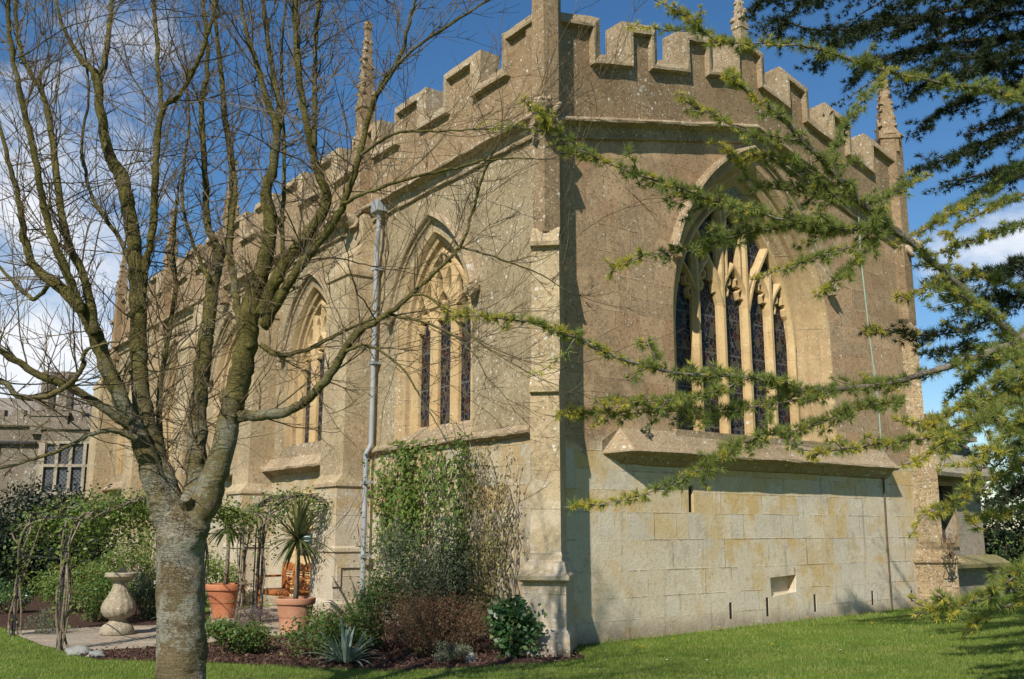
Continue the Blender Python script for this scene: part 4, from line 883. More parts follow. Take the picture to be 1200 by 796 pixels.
BOUGHS = [
 dict(pts=[(1260, 125, 6.2, 5), (1200, 113, 5.6, 4.5), (1120, 100, 5.2, 4), (1040, 84, 5.0, 3.4), (960, 58, 4.8, 2.8), (900, 52, 4.7, 2.2), (860, 51, 4.6, 1.8), (835, 45, 4.5, 1.6), (800, 18, 4.4, 1.4), (762, -2, 4.4, 1)], tip=.5, attach=(0, 0, 5.2)),
 dict(pts=[(860, 52, 4.6, 1.4), (825, 40, 4.6, 1.2), (790, 36, 4.6, 1), (735, 30, 4.6, .8)], tip=.9, dens=6, lmax=.08),
 dict(pts=[(1290, 470, 6.0, 6), (1195, 398, 5.4, 5), (1135, 345, 5.2, 4.4), (1085, 300, 5.0, 4), (1045, 266, 4.9, 5), (1012, 240, 4.8, 4), (975, 200, 4.7, 3.4), (940, 163, 4.6, 3), (905, 128, 4.5, 2.4), (872, 105, 4.5, 1.8), (846, 88, 4.4, 1.2)], tip=.35, start=.42, bare=.45, attach=(0, 0, 2.6)),
 dict(pts=[(1045, 266, 4.9, 3.4), (1000, 270, 4.8, 3), (950, 264, 4.7, 2.8), (900, 252, 4.6, 2.5), (850, 240, 4.5, 2.2), (800, 222, 4.4, 2), (740, 202, 4.3, 1.8), (690, 180, 4.25, 1.5), (655, 156, 4.2, 1.3), (622, 126, 4.2, .9)], tip=.5),
 dict(pts=[(690, 180, 4.2, 1.3), (660, 165, 4.2, 1.1), (620, 150, 4.2, .9), (560, 145, 4.2, .7)], tip=1, dens=5, lmax=.07, nn=10),
 dict(pts=[(1000, 271, 4.8, 2.6), (940, 265, 4.75, 2.3), (870, 274, 4.7, 2), (820, 290, 4.65, 1.7), (760, 300, 4.6, 1.4), (716, 312, 4.6, 1)], tip=.45),
 dict(pts=[(1010, 285, 4.8, 2), (970, 298, 4.7, 1.7), (930, 312, 4.65, 1.4), (880, 328, 4.6, 1)], tip=.5, lmax=.12),
 dict(pts=[(975, 200, 4.7, 2.2), (990, 150, 4.75, 1.8), (1012, 118, 4.8, 1.5), (1045, 82, 4.9, 1.2)], tip=.5, lmax=.16),
 dict(pts=[(940, 163, 4.6, 2), (900, 160, 4.5, 1.7), (860, 148, 4.45, 1.4), (800, 116, 4.4, 1)], tip=.5, lmax=.16),
 dict(pts=[(985, 235, 4.8, 2), (940, 225, 4.75, 1.8), (885, 215, 4.7, 1.4), (845, 168, 4.6, .9)], tip=.5, lmax=.16),
 dict(pts=[(1010, 240, 4.9, 2), (1050, 225, 5, 1.7), (1090, 205, 5.1, 1.2)], tip=.5, lmax=.16),
 dict(pts=[(1260, 375, 5.8, 6), (1195, 400, 5.3, 5), (1140, 420, 5.1, 4.2), (1090, 436, 5.0, 3.6), (1040, 450, 4.9, 3), (985, 455, 4.8, 3.2), (930, 456, 4.7, 2.8), (880, 442, 4.6, 2.4), (820, 440, 4.5, 2.2), (770, 432, 4.4, 2), (720, 418, 4.3, 1.8), (675, 395, 4.2, 1.5), (630, 380, 4.15, 1.3), (575, 372, 4.1, 1), (528, 366, 4.1, .8)], tip=.4, start=.22, bare=.3, attach=(0, 0, 2.9)),
 dict(pts=[(985, 456, 4.8, 2.2), (930, 470, 4.7, 2), (870, 478, 4.65, 1.8), (800, 482, 4.6, 1.5), (740, 484, 4.55, 1.2), (658, 486, 4.5, .9)], tip=.45),
 dict(pts=[(880, 442, 4.6, 2), (830, 462, 4.5, 1.7), (770, 470, 4.45, 1.4), (700, 472, 4.4, 1)], tip=.4, lmax=.2),
 dict(pts=[(770, 432, 4.4, 1.5), (762, 408, 4.4, 1.2), (748, 398, 4.4, .9)], tip=.3, lmax=.1),
 dict(pts=[(675, 395, 4.2, 1.1), (655, 420, 4.2, .9), (626, 440, 4.2, .7)], tip=1, dens=5, lmax=.06, nn=10),
 dict(pts=[(1060, 470, 4.9, 2.4), (1000, 478, 4.8, 2.2), (950, 500, 4.7, 2), (880, 515, 4.6, 1.8), (830, 545, 4.5, 1.5), (780, 570, 4.4, 1.2), (735, 585, 4.4, 1), (676, 594, 4.4, .8)], tip=.4, lmax=.2),
 dict(pts=[(1260, 450, 5.4, 5), (1180, 470, 5.0, 4), (1130, 495, 4.85, 3), (1080, 514, 4.8, 2.4), (1020, 522, 4.7, 1.8), (950, 532, 4.6, 1)], tip=.4, dens=26, attach=(0, 0, 2.4)),
 dict(pts=[(1270, 400, 5.0, 5), (1215, 440, 4.6, 4), (1165, 480, 4.4, 3.4), (1120, 512, 4.3, 2.4), (1080, 540, 4.2, 1.4)], tip=.35, dens=34, lmax=.34, attach=(0, -.5, 2.6)),
 dict(pts=[(1280, 500, 5.0, 4), (1220, 530, 4.6, 3), (1170, 562, 4.4, 2.4), (1120, 588, 4.3, 1.6), (1084, 604, 4.25, 1)], tip=.4, dens=26, attach=(0, -.4, 2.2)),
 dict(pts=[(1270, 585, 4.9, 3), (1210, 600, 4.6, 2.2), (1170, 604, 4.5, 1.6), (1135, 612, 4.4, 1)], tip=.5, dens=18, attach=(0, -.4, 1.7)),
 dict(pts=[(1290, 620, 4.8, 4), (1220, 655, 4.5, 3), (1170, 690, 4.3, 2), (1120, 712, 4.2, 1.2), (1070, 718, 4.2, .8)], tip=.3, dens=28, lmax=.3, attach=(0, -.4, 1.5)),
 dict(pts=[(1290, 690, 4.7, 4), (1215, 700, 4.5, 3), (1170, 715, 4.4, 2), (1140, 735, 4.35, 1)], tip=.25, dens=24, attach=(0, -.5, 1.3)),
 dict(pts=[(1270, 160, 6.4, 5), (1200, 192, 6.0, 4), (1150, 228, 5.8, 3), (1105, 256, 5.6, 2.4), (1062, 280, 5.5, 1.4)], tip=.4, dens=18, attach=(0, 0, 4.6)),
 dict(pts=[(1270, 240, 6.0, 4), (1200, 262, 5.7, 3), (1150, 280, 5.5, 2.2), (1095, 297, 5.4, 1.2)], tip=.5, attach=(0, 0, 4)),
 dict(pts=[(1160, 365, 5.1, 3), (1130, 350, 5.0, 2.4), (1095, 335, 4.9, 1.8), (1058, 348, 4.85, 1)], tip=.6, dens=22),
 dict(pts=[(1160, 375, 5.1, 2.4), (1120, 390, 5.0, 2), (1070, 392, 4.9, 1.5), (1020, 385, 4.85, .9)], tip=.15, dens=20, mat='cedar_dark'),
 dict(pts=[(1270, 310, 6.2, 4), (1200, 335, 6.0, 3), (1140, 320, 5.8, 2), (1090, 310, 5.7, 1)], tip=.5, dens=14, attach=(0, 0, 3.6)),
 dict(pts=[(1270, 420, 5.6, 4), (1210, 415, 5.4, 3), (1160, 425, 5.3, 2.2), (1110, 470, 5.2, 1.2)], tip=.1, dens=22, attach=(0, 0, 2.8)),
 dict(pts=[(1270, 430, 4.7, 4), (1220, 470, 4.4, 3), (1190, 500, 4.2, 2.4), (1165, 525, 4.1, 1.6), (1140, 545, 4.05, 1)], tip=.35, dens=40, lmax=.36, attach=(0, -.6, 2.4)),
 dict(pts=[(1280, 380, 4.9, 4), (1225, 400, 4.7, 3), (1180, 440, 4.5, 2.4), (1130, 475, 4.4, 1.6), (1090, 500, 4.3, 1)], tip=.35, dens=40, lmax=.36, attach=(0, -.6, 2.7)),
 dict(pts=[(1040, 268, 4.9, 2), (1010, 300, 4.8, 1.7), (980, 330, 4.75, 1.4), (955, 345, 4.7, 1)], tip=.4, lmax=.16),
 dict(pts=[(990, 240, 4.75, 2), (955, 205, 4.7, 1.7), (930, 190, 4.65, 1.4), (880, 178, 4.6, 1)], tip=.5, lmax=.2),
 dict(pts=[(1275, 205, 5.8, 4), (1205, 225, 5.6, 3), (1150, 250, 5.4, 2.2), (1110, 275, 5.3, 1.2)], tip=.4, dens=22, attach=(0, 0, 4.3)),
]
for k in BOUGHS: bough(**k)
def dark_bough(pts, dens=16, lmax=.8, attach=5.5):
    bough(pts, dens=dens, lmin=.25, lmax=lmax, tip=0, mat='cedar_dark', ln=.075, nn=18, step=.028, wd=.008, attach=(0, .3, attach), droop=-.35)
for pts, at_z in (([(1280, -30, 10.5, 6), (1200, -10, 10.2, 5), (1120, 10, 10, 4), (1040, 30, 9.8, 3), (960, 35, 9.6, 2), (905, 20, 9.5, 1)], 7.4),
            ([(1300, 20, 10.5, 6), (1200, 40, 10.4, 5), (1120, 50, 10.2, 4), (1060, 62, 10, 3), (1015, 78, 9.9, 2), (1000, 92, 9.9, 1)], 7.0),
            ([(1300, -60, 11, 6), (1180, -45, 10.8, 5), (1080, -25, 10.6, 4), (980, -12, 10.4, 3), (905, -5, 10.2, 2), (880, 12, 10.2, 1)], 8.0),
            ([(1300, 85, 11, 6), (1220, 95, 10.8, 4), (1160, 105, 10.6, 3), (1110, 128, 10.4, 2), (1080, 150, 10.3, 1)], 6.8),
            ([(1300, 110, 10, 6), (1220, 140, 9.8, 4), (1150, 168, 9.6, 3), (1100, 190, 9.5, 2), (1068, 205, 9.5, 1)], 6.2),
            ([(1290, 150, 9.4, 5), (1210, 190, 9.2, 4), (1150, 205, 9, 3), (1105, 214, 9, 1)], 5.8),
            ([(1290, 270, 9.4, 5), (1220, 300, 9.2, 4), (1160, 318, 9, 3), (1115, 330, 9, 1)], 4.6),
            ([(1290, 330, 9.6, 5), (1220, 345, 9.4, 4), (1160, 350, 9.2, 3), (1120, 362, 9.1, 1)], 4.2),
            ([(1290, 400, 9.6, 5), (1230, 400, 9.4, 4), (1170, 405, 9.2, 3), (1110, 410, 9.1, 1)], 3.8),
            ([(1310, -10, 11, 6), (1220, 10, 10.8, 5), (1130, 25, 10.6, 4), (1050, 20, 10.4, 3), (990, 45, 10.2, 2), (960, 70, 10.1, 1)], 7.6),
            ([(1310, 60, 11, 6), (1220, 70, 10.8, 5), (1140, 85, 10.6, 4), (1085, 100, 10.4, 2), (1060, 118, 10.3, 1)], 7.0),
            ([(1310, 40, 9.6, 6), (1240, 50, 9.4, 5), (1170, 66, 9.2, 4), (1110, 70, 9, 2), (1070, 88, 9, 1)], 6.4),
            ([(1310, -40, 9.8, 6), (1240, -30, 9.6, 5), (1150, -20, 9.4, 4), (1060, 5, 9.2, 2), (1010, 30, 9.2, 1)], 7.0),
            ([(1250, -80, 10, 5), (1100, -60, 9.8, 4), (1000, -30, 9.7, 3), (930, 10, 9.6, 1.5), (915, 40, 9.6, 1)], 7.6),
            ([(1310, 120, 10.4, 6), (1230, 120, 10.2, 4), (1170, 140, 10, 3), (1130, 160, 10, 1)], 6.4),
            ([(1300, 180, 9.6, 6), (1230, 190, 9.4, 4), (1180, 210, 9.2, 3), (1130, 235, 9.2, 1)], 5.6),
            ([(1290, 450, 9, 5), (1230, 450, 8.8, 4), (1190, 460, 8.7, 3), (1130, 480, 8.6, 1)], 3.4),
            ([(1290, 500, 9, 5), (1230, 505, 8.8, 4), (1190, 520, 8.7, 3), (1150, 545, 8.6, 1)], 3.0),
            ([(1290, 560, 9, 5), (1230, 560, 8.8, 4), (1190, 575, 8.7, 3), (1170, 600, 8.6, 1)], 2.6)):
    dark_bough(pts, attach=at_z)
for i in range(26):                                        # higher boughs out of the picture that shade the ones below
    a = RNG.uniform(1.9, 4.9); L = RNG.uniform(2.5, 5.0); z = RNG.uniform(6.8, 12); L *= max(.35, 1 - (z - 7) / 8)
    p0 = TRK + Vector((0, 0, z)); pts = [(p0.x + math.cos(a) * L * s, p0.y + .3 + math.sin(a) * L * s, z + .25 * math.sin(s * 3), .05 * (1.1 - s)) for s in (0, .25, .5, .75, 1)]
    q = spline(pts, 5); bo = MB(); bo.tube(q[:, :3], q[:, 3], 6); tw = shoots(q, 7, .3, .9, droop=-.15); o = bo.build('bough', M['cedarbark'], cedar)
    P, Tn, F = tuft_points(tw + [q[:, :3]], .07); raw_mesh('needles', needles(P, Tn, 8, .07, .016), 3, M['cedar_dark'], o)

# ------------------------------------------------------------------ shrubs, climbers and bed plants
def shrub(name, loc, rx, h, n, size, mat, label, cat='shrub', group=None, clumps=26, ratio=.55, stems=14, zlow=.12, spread=.16, flat=0., stem_mat='twig'):
    t = thing(name, (loc[0], loc[1], loc[2] if len(loc) > 2 else gh(loc[0], loc[1])), label, cat, group); z0 = t.location.z
    cl = []
    while len(cl) < clumps:
        p = RNG.uniform(-1, 1, 3)
        if np.linalg.norm(p) < 1 and np.linalg.norm(p) > .35: cl.append((loc[0] + p[0] * rx * .88, loc[1] + p[1] * rx * .88, z0 + zlow * h + (p[2] * .5 + .5) * h * (.82 + .2 * RNG.random())))
    cl = np.array(cl); C = cl[RNG.integers(0, clumps, n)] + RNG.normal(size=(n, 3)) * np.array([rx, rx, h * .7]) * spread
    C[:, 2] = np.maximum(C[:, 2], z0 + .03)
    raw_mesh('foliage', leaves_at(C, size, np.array([-.2, -.5, .7]), .8, ratio), 4, M[mat], t)
    if stems:
        b = MB()
        for k in range(stems):
            e = cl[k % clumps] + RNG.normal(size=3) * .05; s = np.array([loc[0] + RNG.normal() * rx * .2, loc[1] + RNG.normal() * rx * .2, z0 - .05])
            b.tube(spline([s, s * .6 + e * .4 + RNG.normal(size=3) * .06, e], 4), [.012] * 4 + [.007] * 5, 4)
        b.build('stems', M[stem_mat], t)
    return t
shrub('shrub', (-1.42, 15.4), 1.02, 1.75, 9500, .062, 'grey_leaf', 'tall grey green shrub against the wall below the climber', clumps=60, ratio=.42, spread=.13, zlow=.05)
shrub('heather', (-1.02, 13.25), .88, .74, 11000, .036, 'heath', 'rusty brown twiggy heather between the tall shrub and lawn', 'shrub', clumps=50, ratio=.3, stems=60)
shrub('hydrangea', (-.02, 12.98), .43, .66, 1500, .085, 'gloss', 'glossy dark green bush beside the corner buttress', clumps=26, ratio=.62)
shrub('cushion_plant', (-.72, 12.35), .27, .22, 2200, .03, 'cushion', 'low grey cushion plant in front of the brown heather', 'plant', clumps=18, ratio=.35, stems=0)
shrub('rose_shrub', (-2.30, 12.95), .58, .54, 4200, .052, 'rose', 'leafy green shrub left of the silvery strap leaved clump', clumps=36)
shrub('rose_shrub', (-1.8, 13.7), .5, .82, 2600, .05, 'rose', 'green shrub behind the strap leaved clump under the drainpipe', clumps=26)
shrub('rose_shrub', (-3.55, 13.4), .50, .46, 2800, .05, 'rose', 'low spreading green shrub just right of the bare tree trunk', clumps=30)
shrub('lavender', (-4.15, 16.2), .38, .34, 2600, .034, 'purple', 'dull purple grey lavender between the two terracotta pots', 'plant', clumps=22, ratio=.3)
shrub('bed_shrub', (-7.3, 18.0), .62, .75, 2600, .06, 'rose', 'rounded green shrub inside the rose arch left of the sundial', clumps=26)
shrub('bed_shrub', (-8.6, 20.0), .9, .95, 3400, .07, 'climb', 'broad pale green shrub behind the rose arch posts', clumps=34)
shrub('bed_shrub', (-6.6, 18.4), .5, .7, 2000, .06, 'grey_leaf', 'grey green shrub directly behind the sundial', clumps=22)
shrub('bed_shrub', (-8.6, 22.8), .8, 1.5, 2600, .075, 'climb', 'tall loose yellow green shrub against the pale wall', clumps=40, spread=.12)
shrub('bed_shrub', (-6.4, 21.2), .75, 1.05, 2400, .07, 'climb', 'yellow green shrub below the stone buttress cap', clumps=34)
shrub('bed_shrub', (-9.8, 19.6), .5, .55, 1400, .06, 'gloss', 'small dark green shrub at the lawn edge beyond the arch', clumps=18)
shrub('cushion_plant', (-7.25, 15.75), .34, .3, 2200, .032, 'cushion', 'grey cushion plant at the foot of the far arch post', 'plant', clumps=18, ratio=.35, stems=0)
shrub('yew', (-12.0, 25.8), 1.75, 2.75, 15000, .12, 'yew', 'big dark yew bush behind the rose arch', 'bush', clumps=60, zlow=.02, stems=6)
shrub('yew', (-14.6, 27.5), 1.0, 2.0, 4000, .12, 'yew', 'smaller dark yew bush left of the big one by the lawn', 'bush', clumps=40, zlow=.02, stems=4)
shrub('copper_hedge', (-17.6, 30.5), 2.2, 2.4, 6000, .13, 'heath', 'dark reddish brown hedge in front of the manor house', 'hedge', clumps=70, zlow=.02, stems=6)
shrub('evergreen_bush', tuple(EF.P(15.2, -.6, 0))[:2], 1.6, 3.4, 7000, .12, 'yew', 'dark evergreen bush beyond the stone annex', 'bush', clumps=60, zlow=.02, stems=6)
shrub('evergreen_bush', (14.5, 22.0), 1.8, 2.6, 6000, .12, 'yew', 'dark evergreen bush on the lawn beyond the cedar', 'bush', clumps=60, zlow=.02, stems=6)
shrub('weed', tuple(EF.P(1.95, .12, 3.02)), .12, .16, 90, .05, 'grey_leaf', 'weed tuft rooted on the lichened window sill near its left end', 'plant', clumps=8, stems=0)
shrub('weed', tuple(EF.P(5.75, .12, 3.02)), .12, .14, 90, .05, 'grey_leaf', 'weed tuft rooted on the sill under the right hand lights', 'plant', clumps=8, stems=0)
shrub('weed', tuple(EF.P(9.6, .75, 1.1)), .2, .5, 200, .05, 'heath', 'dry weed growing from the rubble buttress cap', 'plant', clumps=14, ratio=.25)

def strap_clump(name, loc, n, L, wd, mat, label, cat, group=None, z0=0, drop=1.0, parent=None, elev=(.3, 1.4)):
    if parent is None: t = thing(name, (loc[0], loc[1], z0), label, cat, group)
    else: t = parent
    Q = []
    for k in range(n):
        a = RNG.uniform(0, 2 * math.pi); e = RNG.uniform(*elev); l = L * RNG.uniform(.6, 1.1); d = np.array([math.cos(a) * math.cos(e), math.sin(a) * math.cos(e), math.sin(e)])
        p = np.array([loc[0], loc[1], z0]) + np.array([math.cos(a), math.sin(a), 0]) * RNG.uniform(0, .06) * (1 if parent else 2); s = np.array([-math.sin(a), math.cos(a), 0]); m_ = 6; prev = None
        for j in range(m_ + 1):
            f = j / m_; w_ = wd * (1 - f ** 2.2) * (.6 + .8 * min(1, f * 3)) * .5 + .0008
            cur = (p - s * w_, p + s * w_)
            if prev: Q.append([prev[0], prev[1], cur[1], cur[0]])
            prev = cur; d = unit(d + np.array([0, 0, -.16 * drop * (.4 + f)])); p = p + d * l / m_
    V = np.array(Q, np.float32); N = len(V)
    me = bpy.data.meshes.new('leaves'); me.from_pydata(V.reshape(-1, 3).tolist(), [], [tuple(range(i * 4, i * 4 + 4)) for i in range(N)])
    bm = bmesh.new(); bm.from_mesh(me); bmesh.ops.remove_doubles(bm, verts=bm.verts, dist=.0004); bm.to_mesh(me); bm.free()
    link_mesh('leaves', me, M[mat], t); return t
strap_clump('iris_clump', (-2.0, 12.35), 75, .55, .035, 'iris', 'silvery green strap leaved clump at the front of the bed', 'plant', z0=.03)
strap_clump('iris_clump', (-5.75, 17.7), 60, .6, .04, 'iris', 'silvery strap leaved clump between sundial and bare tree trunk', 'plant', z0=.03)
strap_clump('iris_clump', (-6.9, 19.4), 46, .65, .04, 'gloss', 'green strap leaved clump behind the sundial plinth', 'plant', z0=.03)

def climber(name, label, u0, u1, z0, z1, stems, leafn, mat, size, top_bias, group=None):
    t = thing(name, tuple(SF.P((u0 + u1) / 2, .1, 0)), label, 'climber', group); b = MB(); C = []
    for k in range(stems):
        u = u0 + (u1 - u0) * RNG.beta(1.25, 1.15); z = 0.; zt = z0 + (z1 - z0) * (1 - RNG.random() ** 2 * .6); pts = []; uu = u
        while z < zt:
            pts.append(tuple(SF.P(uu, .04 + .06 * RNG.random(), z))); z += .13; uu += RNG.normal() * .06; uu = min(max(uu, u0), u1)
        if len(pts) > 3: b.tube(spline(pts, 2), np.linspace(.014, .005, len(pts) * 2 - 1), 4)
        for _ in range(int(leafn * RNG.uniform(.25, 1.6))):
            f = RNG.beta(top_bias, 1.0); j = min(len(pts) - 1, int(f * len(pts))); p = Vector(pts[j]); sp_ = .07 + .16 * f * RNG.random()
            C.append(p + SF.d * RNG.normal() * sp_ + SF.n * abs(RNG.normal()) * (.05 + .10 * f) + Vector((0, 0, min(RNG.normal() * sp_, z1 + .05 - p.z))))
    b.build('stems', M['vine'], t)
    C = np.array([tuple(c) for c in C]); raw_mesh('foliage', leaves_at(C, size, np.array([SF.n.x, SF.n.y, .35]) * 1.3, .6, .7), 4, M[mat], t)
climber('wall_climber', 'fresh green climber spilling from the string course over the side wall', 1.75, 4.75, .8, 3.02, 44, 72, 'climb', .09, 3.4)
climber('wall_climber', 'sparse olive climber beside the corner buttress', .45, 1.6, .5, 2.95, 22, 60, 'climb_dry', .055, 1.5)
climber('wall_climber', 'thin climbing rose on the yellow wall beside the garden bench', 6.3, 7.0, .3, 2.3, 8, 26, 'climb', .06, 1.6)
climber('wall_climber', 'loose green climber on the pale far wall', 17.5, 20, .3, 2.6, 10, 60, 'climb', .08, 1.5)

# ------------------------------------------------------------------ rose arches
def rose_arch(label, A_, B_, top, gauge, leafn, back):
    t = thing('rose_arch', (A_[0], A_[1], 0), label, 'garden arch'); a = Vector((A_[0], A_[1], 0)); c = Vector((B_[0], B_[1], 0)); off = Vector((back[0], back[1], 0)); rails = []; C = []
    def curve(o):
        P = [a + o + Vector((0, 0, -.1)), a + o + Vector((0, 0, top * .75))]
        for k in range(1, 8): s = k / 8; P.append((a + (c - a) * s) + o + Vector((0, 0, top * .75 + top * .27 * math.sin(math.pi * s) ** .55)))
        return P + [c + o + Vector((0, 0, top * .75)), c + o + Vector((0, 0, -.1))]
    for o in (Vector((0, 0, 0)), off):
        b = MB(); P = curve(o); q = spline([tuple(p) for p in P], 4); b.tube(q, .016, 6)
        b.build('hoop', M['iron'], t); rails.append(q)
        for s in range(2):                                   # a second upright close to each post
            b = MB(); e = (a if s == 0 else c) + o + off.normalized() * .13; b.tube([e + Vector((0, 0, -.1)), e + Vector((0, 0, top * .8))], .013, 6); b.build('post', M['iron'], t)
    b = MB()
    for i in range(3, len(rails[0]), 3): b.tube([rails[0][i], rails[1][i]], .009, 4)
    b.build('crossbars', M['iron'], t)['kind'] = 'stuff'
    b = MB()
    for q in rails:
        for k in range(7):
            n = len(q); pts = []
            lo, hi = (0, int(n * RNG.uniform(.35, .9))) if RNG.random() < .6 else (n - 1, int(n * RNG.uniform(.1, .6)))
            for i in np.linspace(lo, hi, 14): pts.append(q[int(i)] + RNG.normal(size=3) * np.array([.07, .07, .04]))
            pts = spline(pts, 3); b.tube(pts, np.linspace(.016, .006, len(pts)), 5)
        n = len(q)
        for _ in range(leafn):
            f = RNG.uniform(.14, .86) if RNG.random() < .92 else RNG.random(); p = q[int(f * (n - 1))]
            C.append(p + RNG.normal(size=3) * np.array([.15, .15, .10]) + np.array([0, 0, -abs(RNG.normal()) * (.26 if f < .45 else .12)]))
        for _ in range(leafn // 4):                          # hanging growth on the leg next to the lawn
            f = RNG.uniform(.06, .42); p = q[int(f * (n - 1))]
            C.append(p + RNG.normal(size=3) * np.array([.12, .12, .12]) + np.array([0, 0, .04 - abs(RNG.normal()) * .22]))
    b.build('canes', M['vine'], t); raw_mesh('foliage', leaves_at(np.array(C), .07, np.array([-.2, -.4, .8]), .8, .6), 4, M['climb'], t)
rose_arch('black iron rose arch with twisted canes over the flagstone path', (-6.02, 13.6), (-4.42, 17.5), 2.02, .016, 3000, (-1.55, 1.9))
rose_arch('rose arch framing the orange bench, its right leg by the buttress', (-4.28, 17.25), (-3.2, 18.3), 2.15, .016, 650, (-.5, .6))

# ------------------------------------------------------------------ pots, cordylines, sundial, bench
def pot(loc, rim, h, base, mat, label):
    t = thing('plant_pot', loc, label, 'plant pot', 'terracotta pots on the path'); b = MB(); z = loc[2]
    b.lathe((loc[0], loc[1], z), [(base, 0), (base * 1.04, .01), (base * .45 + rim * .47, h * .42), (base * .4 + rim * .54, h * .46), (rim * .90, h * .78), (rim * .91, h * .80), (rim * 1.0, h * .83), (rim * 1.02, h * .90), (rim * 1.02, h * .97), (rim, h), (rim * .9, h), (rim * .88, h * .9), (.01, h * .885)], 48); b.build('bowl', mat, t, False)
    b = MB(); b.lathe((loc[0], loc[1], z), [(rim * .885, h * .88), (rim * .87, h * .93), (.01, h * .95)], 24); b.build('soil', M['soilpot'], t)
def cordyline(loc, zb, zt, Lf, n, label):
    t = thing('cordyline', (loc[0], loc[1], zb), label, 'palm plant', 'cordylines in pots'); b = MB()
    b.tube([(loc[0], loc[1], zb - .03), (loc[0] + .02, loc[1], (zb + zt) / 2), (loc[0], loc[1], zt)], [.045, .032, .04], 8); b.build('stem', M['vine'], t, True)
    strap_clump('', (loc[0], loc[1]), n, Lf, .038, 'cordy', '', '', z0=zt, drop=.75, parent=t, elev=(-.75, 1.45))
pot((-5.25, 18.5, .014), .345, .60, .19, M['terra'], 'deep orange terracotta pot nearer the tree trunk')
pot((-3.42, 16.0, .014), .31, .52, .22, M['terra_pale'], 'squat pinkish terracotta pot in front of the bench')
cordyline((-5.25, 18.5), .60, 1.62, .62, 90, 'smaller cordyline in the deep orange pot')
cordyline((-3.42, 16.0), .52, 1.45, .78, 150, 'large spiky cordyline in the squat pot before the bench')
sd = thing('sundial', (-6.05, 15.6, .014), 'stone baluster sundial standing on the flagstone path', 'sundial'); b = MB(); c = (-6.05, 15.6, .014)
b.lathe(c, [(.24, 0), (.25, .02), (.25, .07), (.22, .13), (.17, .17), (.13, .19), (.12, .22), (.135, .235), (.14, .25)], 30); b.build('base', M['sd'], sd, True)
b = MB(); b.lathe(c, [(.13, .24), (.20, .28), (.235, .34), (.24, .40), (.22, .47), (.175, .55), (.13, .63), (.10, .71), (.095, .78), (.11, .81)], 48, 14, .08); b.build('baluster', M['sd'], sd, True)
b = MB(); b.lathe(c, [(.10, .80), (.15, .83), (.22, .855), (.235, .87), (.235, .91), (.22, .925), (.01, .925)], 30); b.build('table', M['sd'], sd)
b = MB(); b.lathe((c[0], c[1], c[2] + .926), [(.1, 0), (.1, .008), (.01, .009)], 20); b.add([(c[0] - .08, c[1], c[2] + .934), (c[0] + .07, c[1] + .01, c[2] + .934), (c[0] + .06, c[1], c[2] + 1.02), (c[0] - .08, c[1] + .006, c[2] + .934), (c[0] + .07, c[1] + .016, c[2] + .934), (c[0] + .06, c[1] + .006, c[2] + 1.02)], [(0, 1, 2), (5, 4, 3), (0, 2, 5, 3), (1, 4, 5, 2)]); b.build('dial', M['iron'], sd)

BF = Fr(SF.P(7.25, .95, 0), SF.d, SF.n)
bench = thing('garden_bench', tuple(BF.P(0, 0, .008)), 'orange stained wooden garden bench against the yellow church wall', 'bench')
zb = .008
for u in (-.68, .68):
    for n_, zt in ((.0, .66), (-.5, .95)): b = MB(); b.box(BF, u - .03, u + .03, n_ - .03, n_ + .03, zb, zb + zt); b.build('leg', M['timber'], bench)
    b = MB(); b.box(BF, u - .035, u + .035, -.5, .06, zb + .66, zb + .70); b.build('armrest', M['timber'], bench)
b = MB()
for k in range(6): b.box(BF, -.7, .7, -.45 + k * .085, -.38 + k * .085, zb + .42, zb + .445)
b.box(BF, -.68, .68, .02, .05, zb + .35, zb + .42); b.box(BF, -.68, .68, -.47, -.44, zb + .35, zb + .42); b.build('seat', M['timber'], bench)
b = MB()
for k in range(3):                                          # three panels, each with a rounded top rail
    u0 = -.68 + k * .4533; um = u0 + .2267; P = [(u0, zb + .84)] + [(um - .2267 * math.cos(a), zb + .84 + .11 * math.sin(a)) for a in np.linspace(.2, math.pi - .2, 9)] + [(u0 + .4533, zb + .84), (u0 + .4533, zb + .78), (u0, zb + .78)]
    b.prism(BF, P, -.53, -.49); b.box(BF, u0 - .015, u0 + .015, -.53, -.488, zb + .48, zb + .8)
    for j in range(6): b.box(BF, u0 + .03, u0 + .43, -.52, -.50, zb + .5 + j * .048, zb + .526 + j * .048)
b.box(BF, -.7, .7, -.53, -.485, zb + .46, zb + .5); b.build('backrest', M['timber'], bench)

# ------------------------------------------------------------------ small things in the grass and the bed
def rock_thing(loc, size, label, k):
    t = MB(); t.rock((loc[0], loc[1], size[2] * .4), size, k, 3, .45); o = t.build('border_rock', M['rock'], None, True); tag(o, label, 'rock')
rock_thing((-5.62, 13.25), (.17, .12, .08), 'pale rock at the corner of the bed by the path', 1)
rock_thing((-5.28, 13.0), (.13, .10, .06), 'smaller pale rock beside the mulch near the path', 4)
rock_thing((-.5, 12.42), (.07, .06, .08), 'small white stone under the glossy bush', 8)
N = 5200; xs = RNG.uniform(-6.2, 1.2, N * 3); ys = RNG.uniform(11.8, 16.5, N * 3)
keep = [i for i in range(N * 3) if inside(BED, xs[i], ys[i]) and ys[i] < 15.2][:N]
tag(raw_mesh('bark_chips', leaves_at(np.c_[xs[keep], ys[keep], RNG.uniform(.012, .045, len(keep))], .055, np.array([0, 0, 1.2]), .7, .45), 4, M['chip']), 'loose brown bark chips scattered over the soil bed', 'bark chips', kind='stuff')

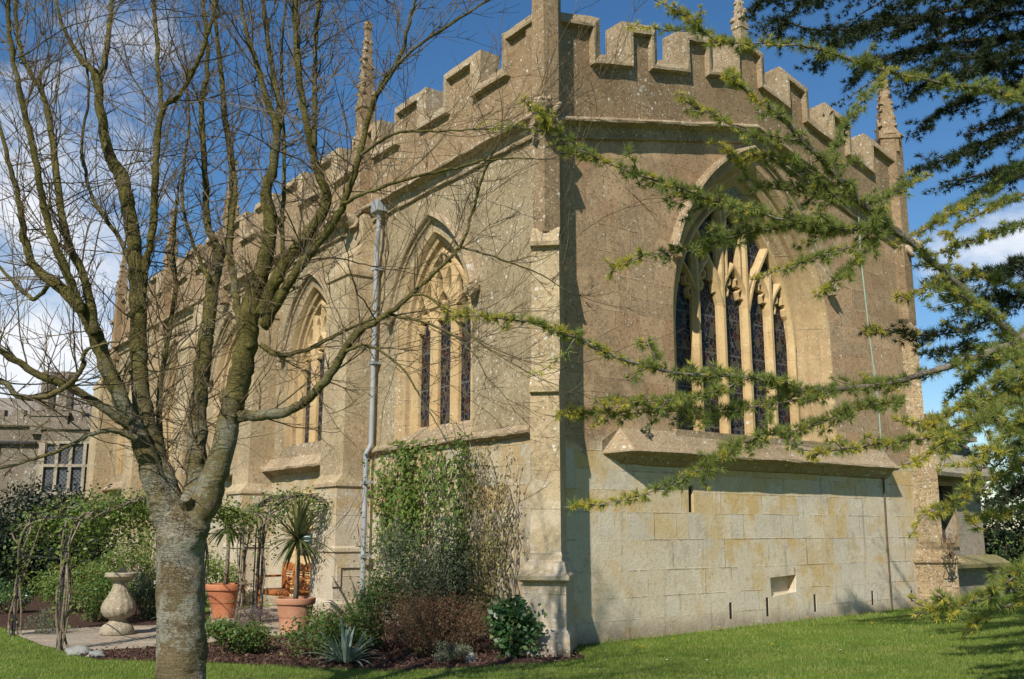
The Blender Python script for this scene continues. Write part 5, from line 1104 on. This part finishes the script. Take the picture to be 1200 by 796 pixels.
def ground_at(px, py):
    r = ray(px, py); t = -EYE / r.z; return (r.x * t, r.y * t)
def flower(kind, px, py):
    x, y = ground_at(px, py); z = gh(x, y); yel = kind == 'dandelion'
    t = thing(kind, (x, y, z), 'small yellow dandelion flower open in the mown lawn' if yel else 'tiny white daisy open in the mown lawn', 'flower', 'dandelions in the lawn' if yel else 'daisies in the lawn')
    b = MB(); b.tube([(x, y, z), (x + .005, y, z + .05)], .003, 4); b.build('stem', M['cordy'], t)
    b = MB(); r = .026 if yel else .016
    for ring in range(3 if yel else 1):
        for k in range(12):
            a = k * math.pi / 6 + ring * .26; rr = r * (1 - ring * .28); ca, sa = math.cos(a), math.sin(a)
            b.add([(x + .005, y, z + .05 + ring * .005), (x + .005 + rr * .7 * ca - .006 * sa, y + rr * .7 * sa + .006 * ca, z + .055 + ring * .007), (x + .005 + rr * ca, y + rr * sa, z + .056 + ring * .009), (x + .005 + rr * .7 * ca + .006 * sa, y + rr * .7 * sa - .006 * ca, z + .055 + ring * .007)], [(0, 1, 2, 3)])
    b.build('petals', M['petal'] if yel else M['white_petal'], t)
for p in ((746, 762), (753, 763), (819, 747), (788, 755), (947, 731), (1022, 739), (1093, 757), (843, 742), (905, 763)): flower('dandelion', *p)
for p in ((781, 779), (828, 780), (700, 790), (985, 770), (1060, 748)): flower('daisy', *p)

def grass():
    S = []
    for N, y0, y1, hh in ((150000, 9.6, 14.0, .040), (70000, 14.0, 20.0, .045)):
        y = RNG.uniform(y0, y1, N); x = RNG.uniform(-.62, .62, N) * y; ok = np.ones(N, bool)
        e = np.array([[EF.O.x, EF.O.y]]); P = np.c_[x, y] - e
        ok &= ~((P @ np.array(nE) < .02) & (P @ np.array(nS) < .02))
        ins = np.array([inside(BED, a, c) or inside(PATH, a, c) or inside(BED2, a, c) for a, c in zip(x, y)]); ok &= ~ins
        x, y = x[ok], y[ok]; n = len(x); z = np.array([gh(a, c) for a, c in zip(x, y)]) - .004
        h = hh * RNG.uniform(.5, 1.25, n) * (1 + .35 * np.array([mnoise.noise(Vector((a * 1.7, c * 1.7, 4))) for a, c in zip(x, y)]))
        wd_ = np.minimum(np.abs((np.c_[x, y] - e) @ np.array(nE)), 9); h = h * (1 + 1.3 * np.exp(-wd_ / .09) * (((np.c_[x, y] - e) @ np.array(dE)) > 0))
        a = RNG.uniform(0, 2 * math.pi, n); wv = .0045 * (y / 12); lx, ly = RNG.normal(size=n) * h * .45, RNG.normal(size=n) * h * .45
        S.append(np.stack([np.c_[x - np.cos(a) * wv, y - np.sin(a) * wv, z], np.c_[x + np.cos(a) * wv, y + np.sin(a) * wv, z], np.c_[x + lx, y + ly, z + h]], 1))
    tag(raw_mesh('grass', np.concatenate(S), 3, M['grass']), 'short mown grass blades covering the lawn', 'grass', kind='stuff')
grass()
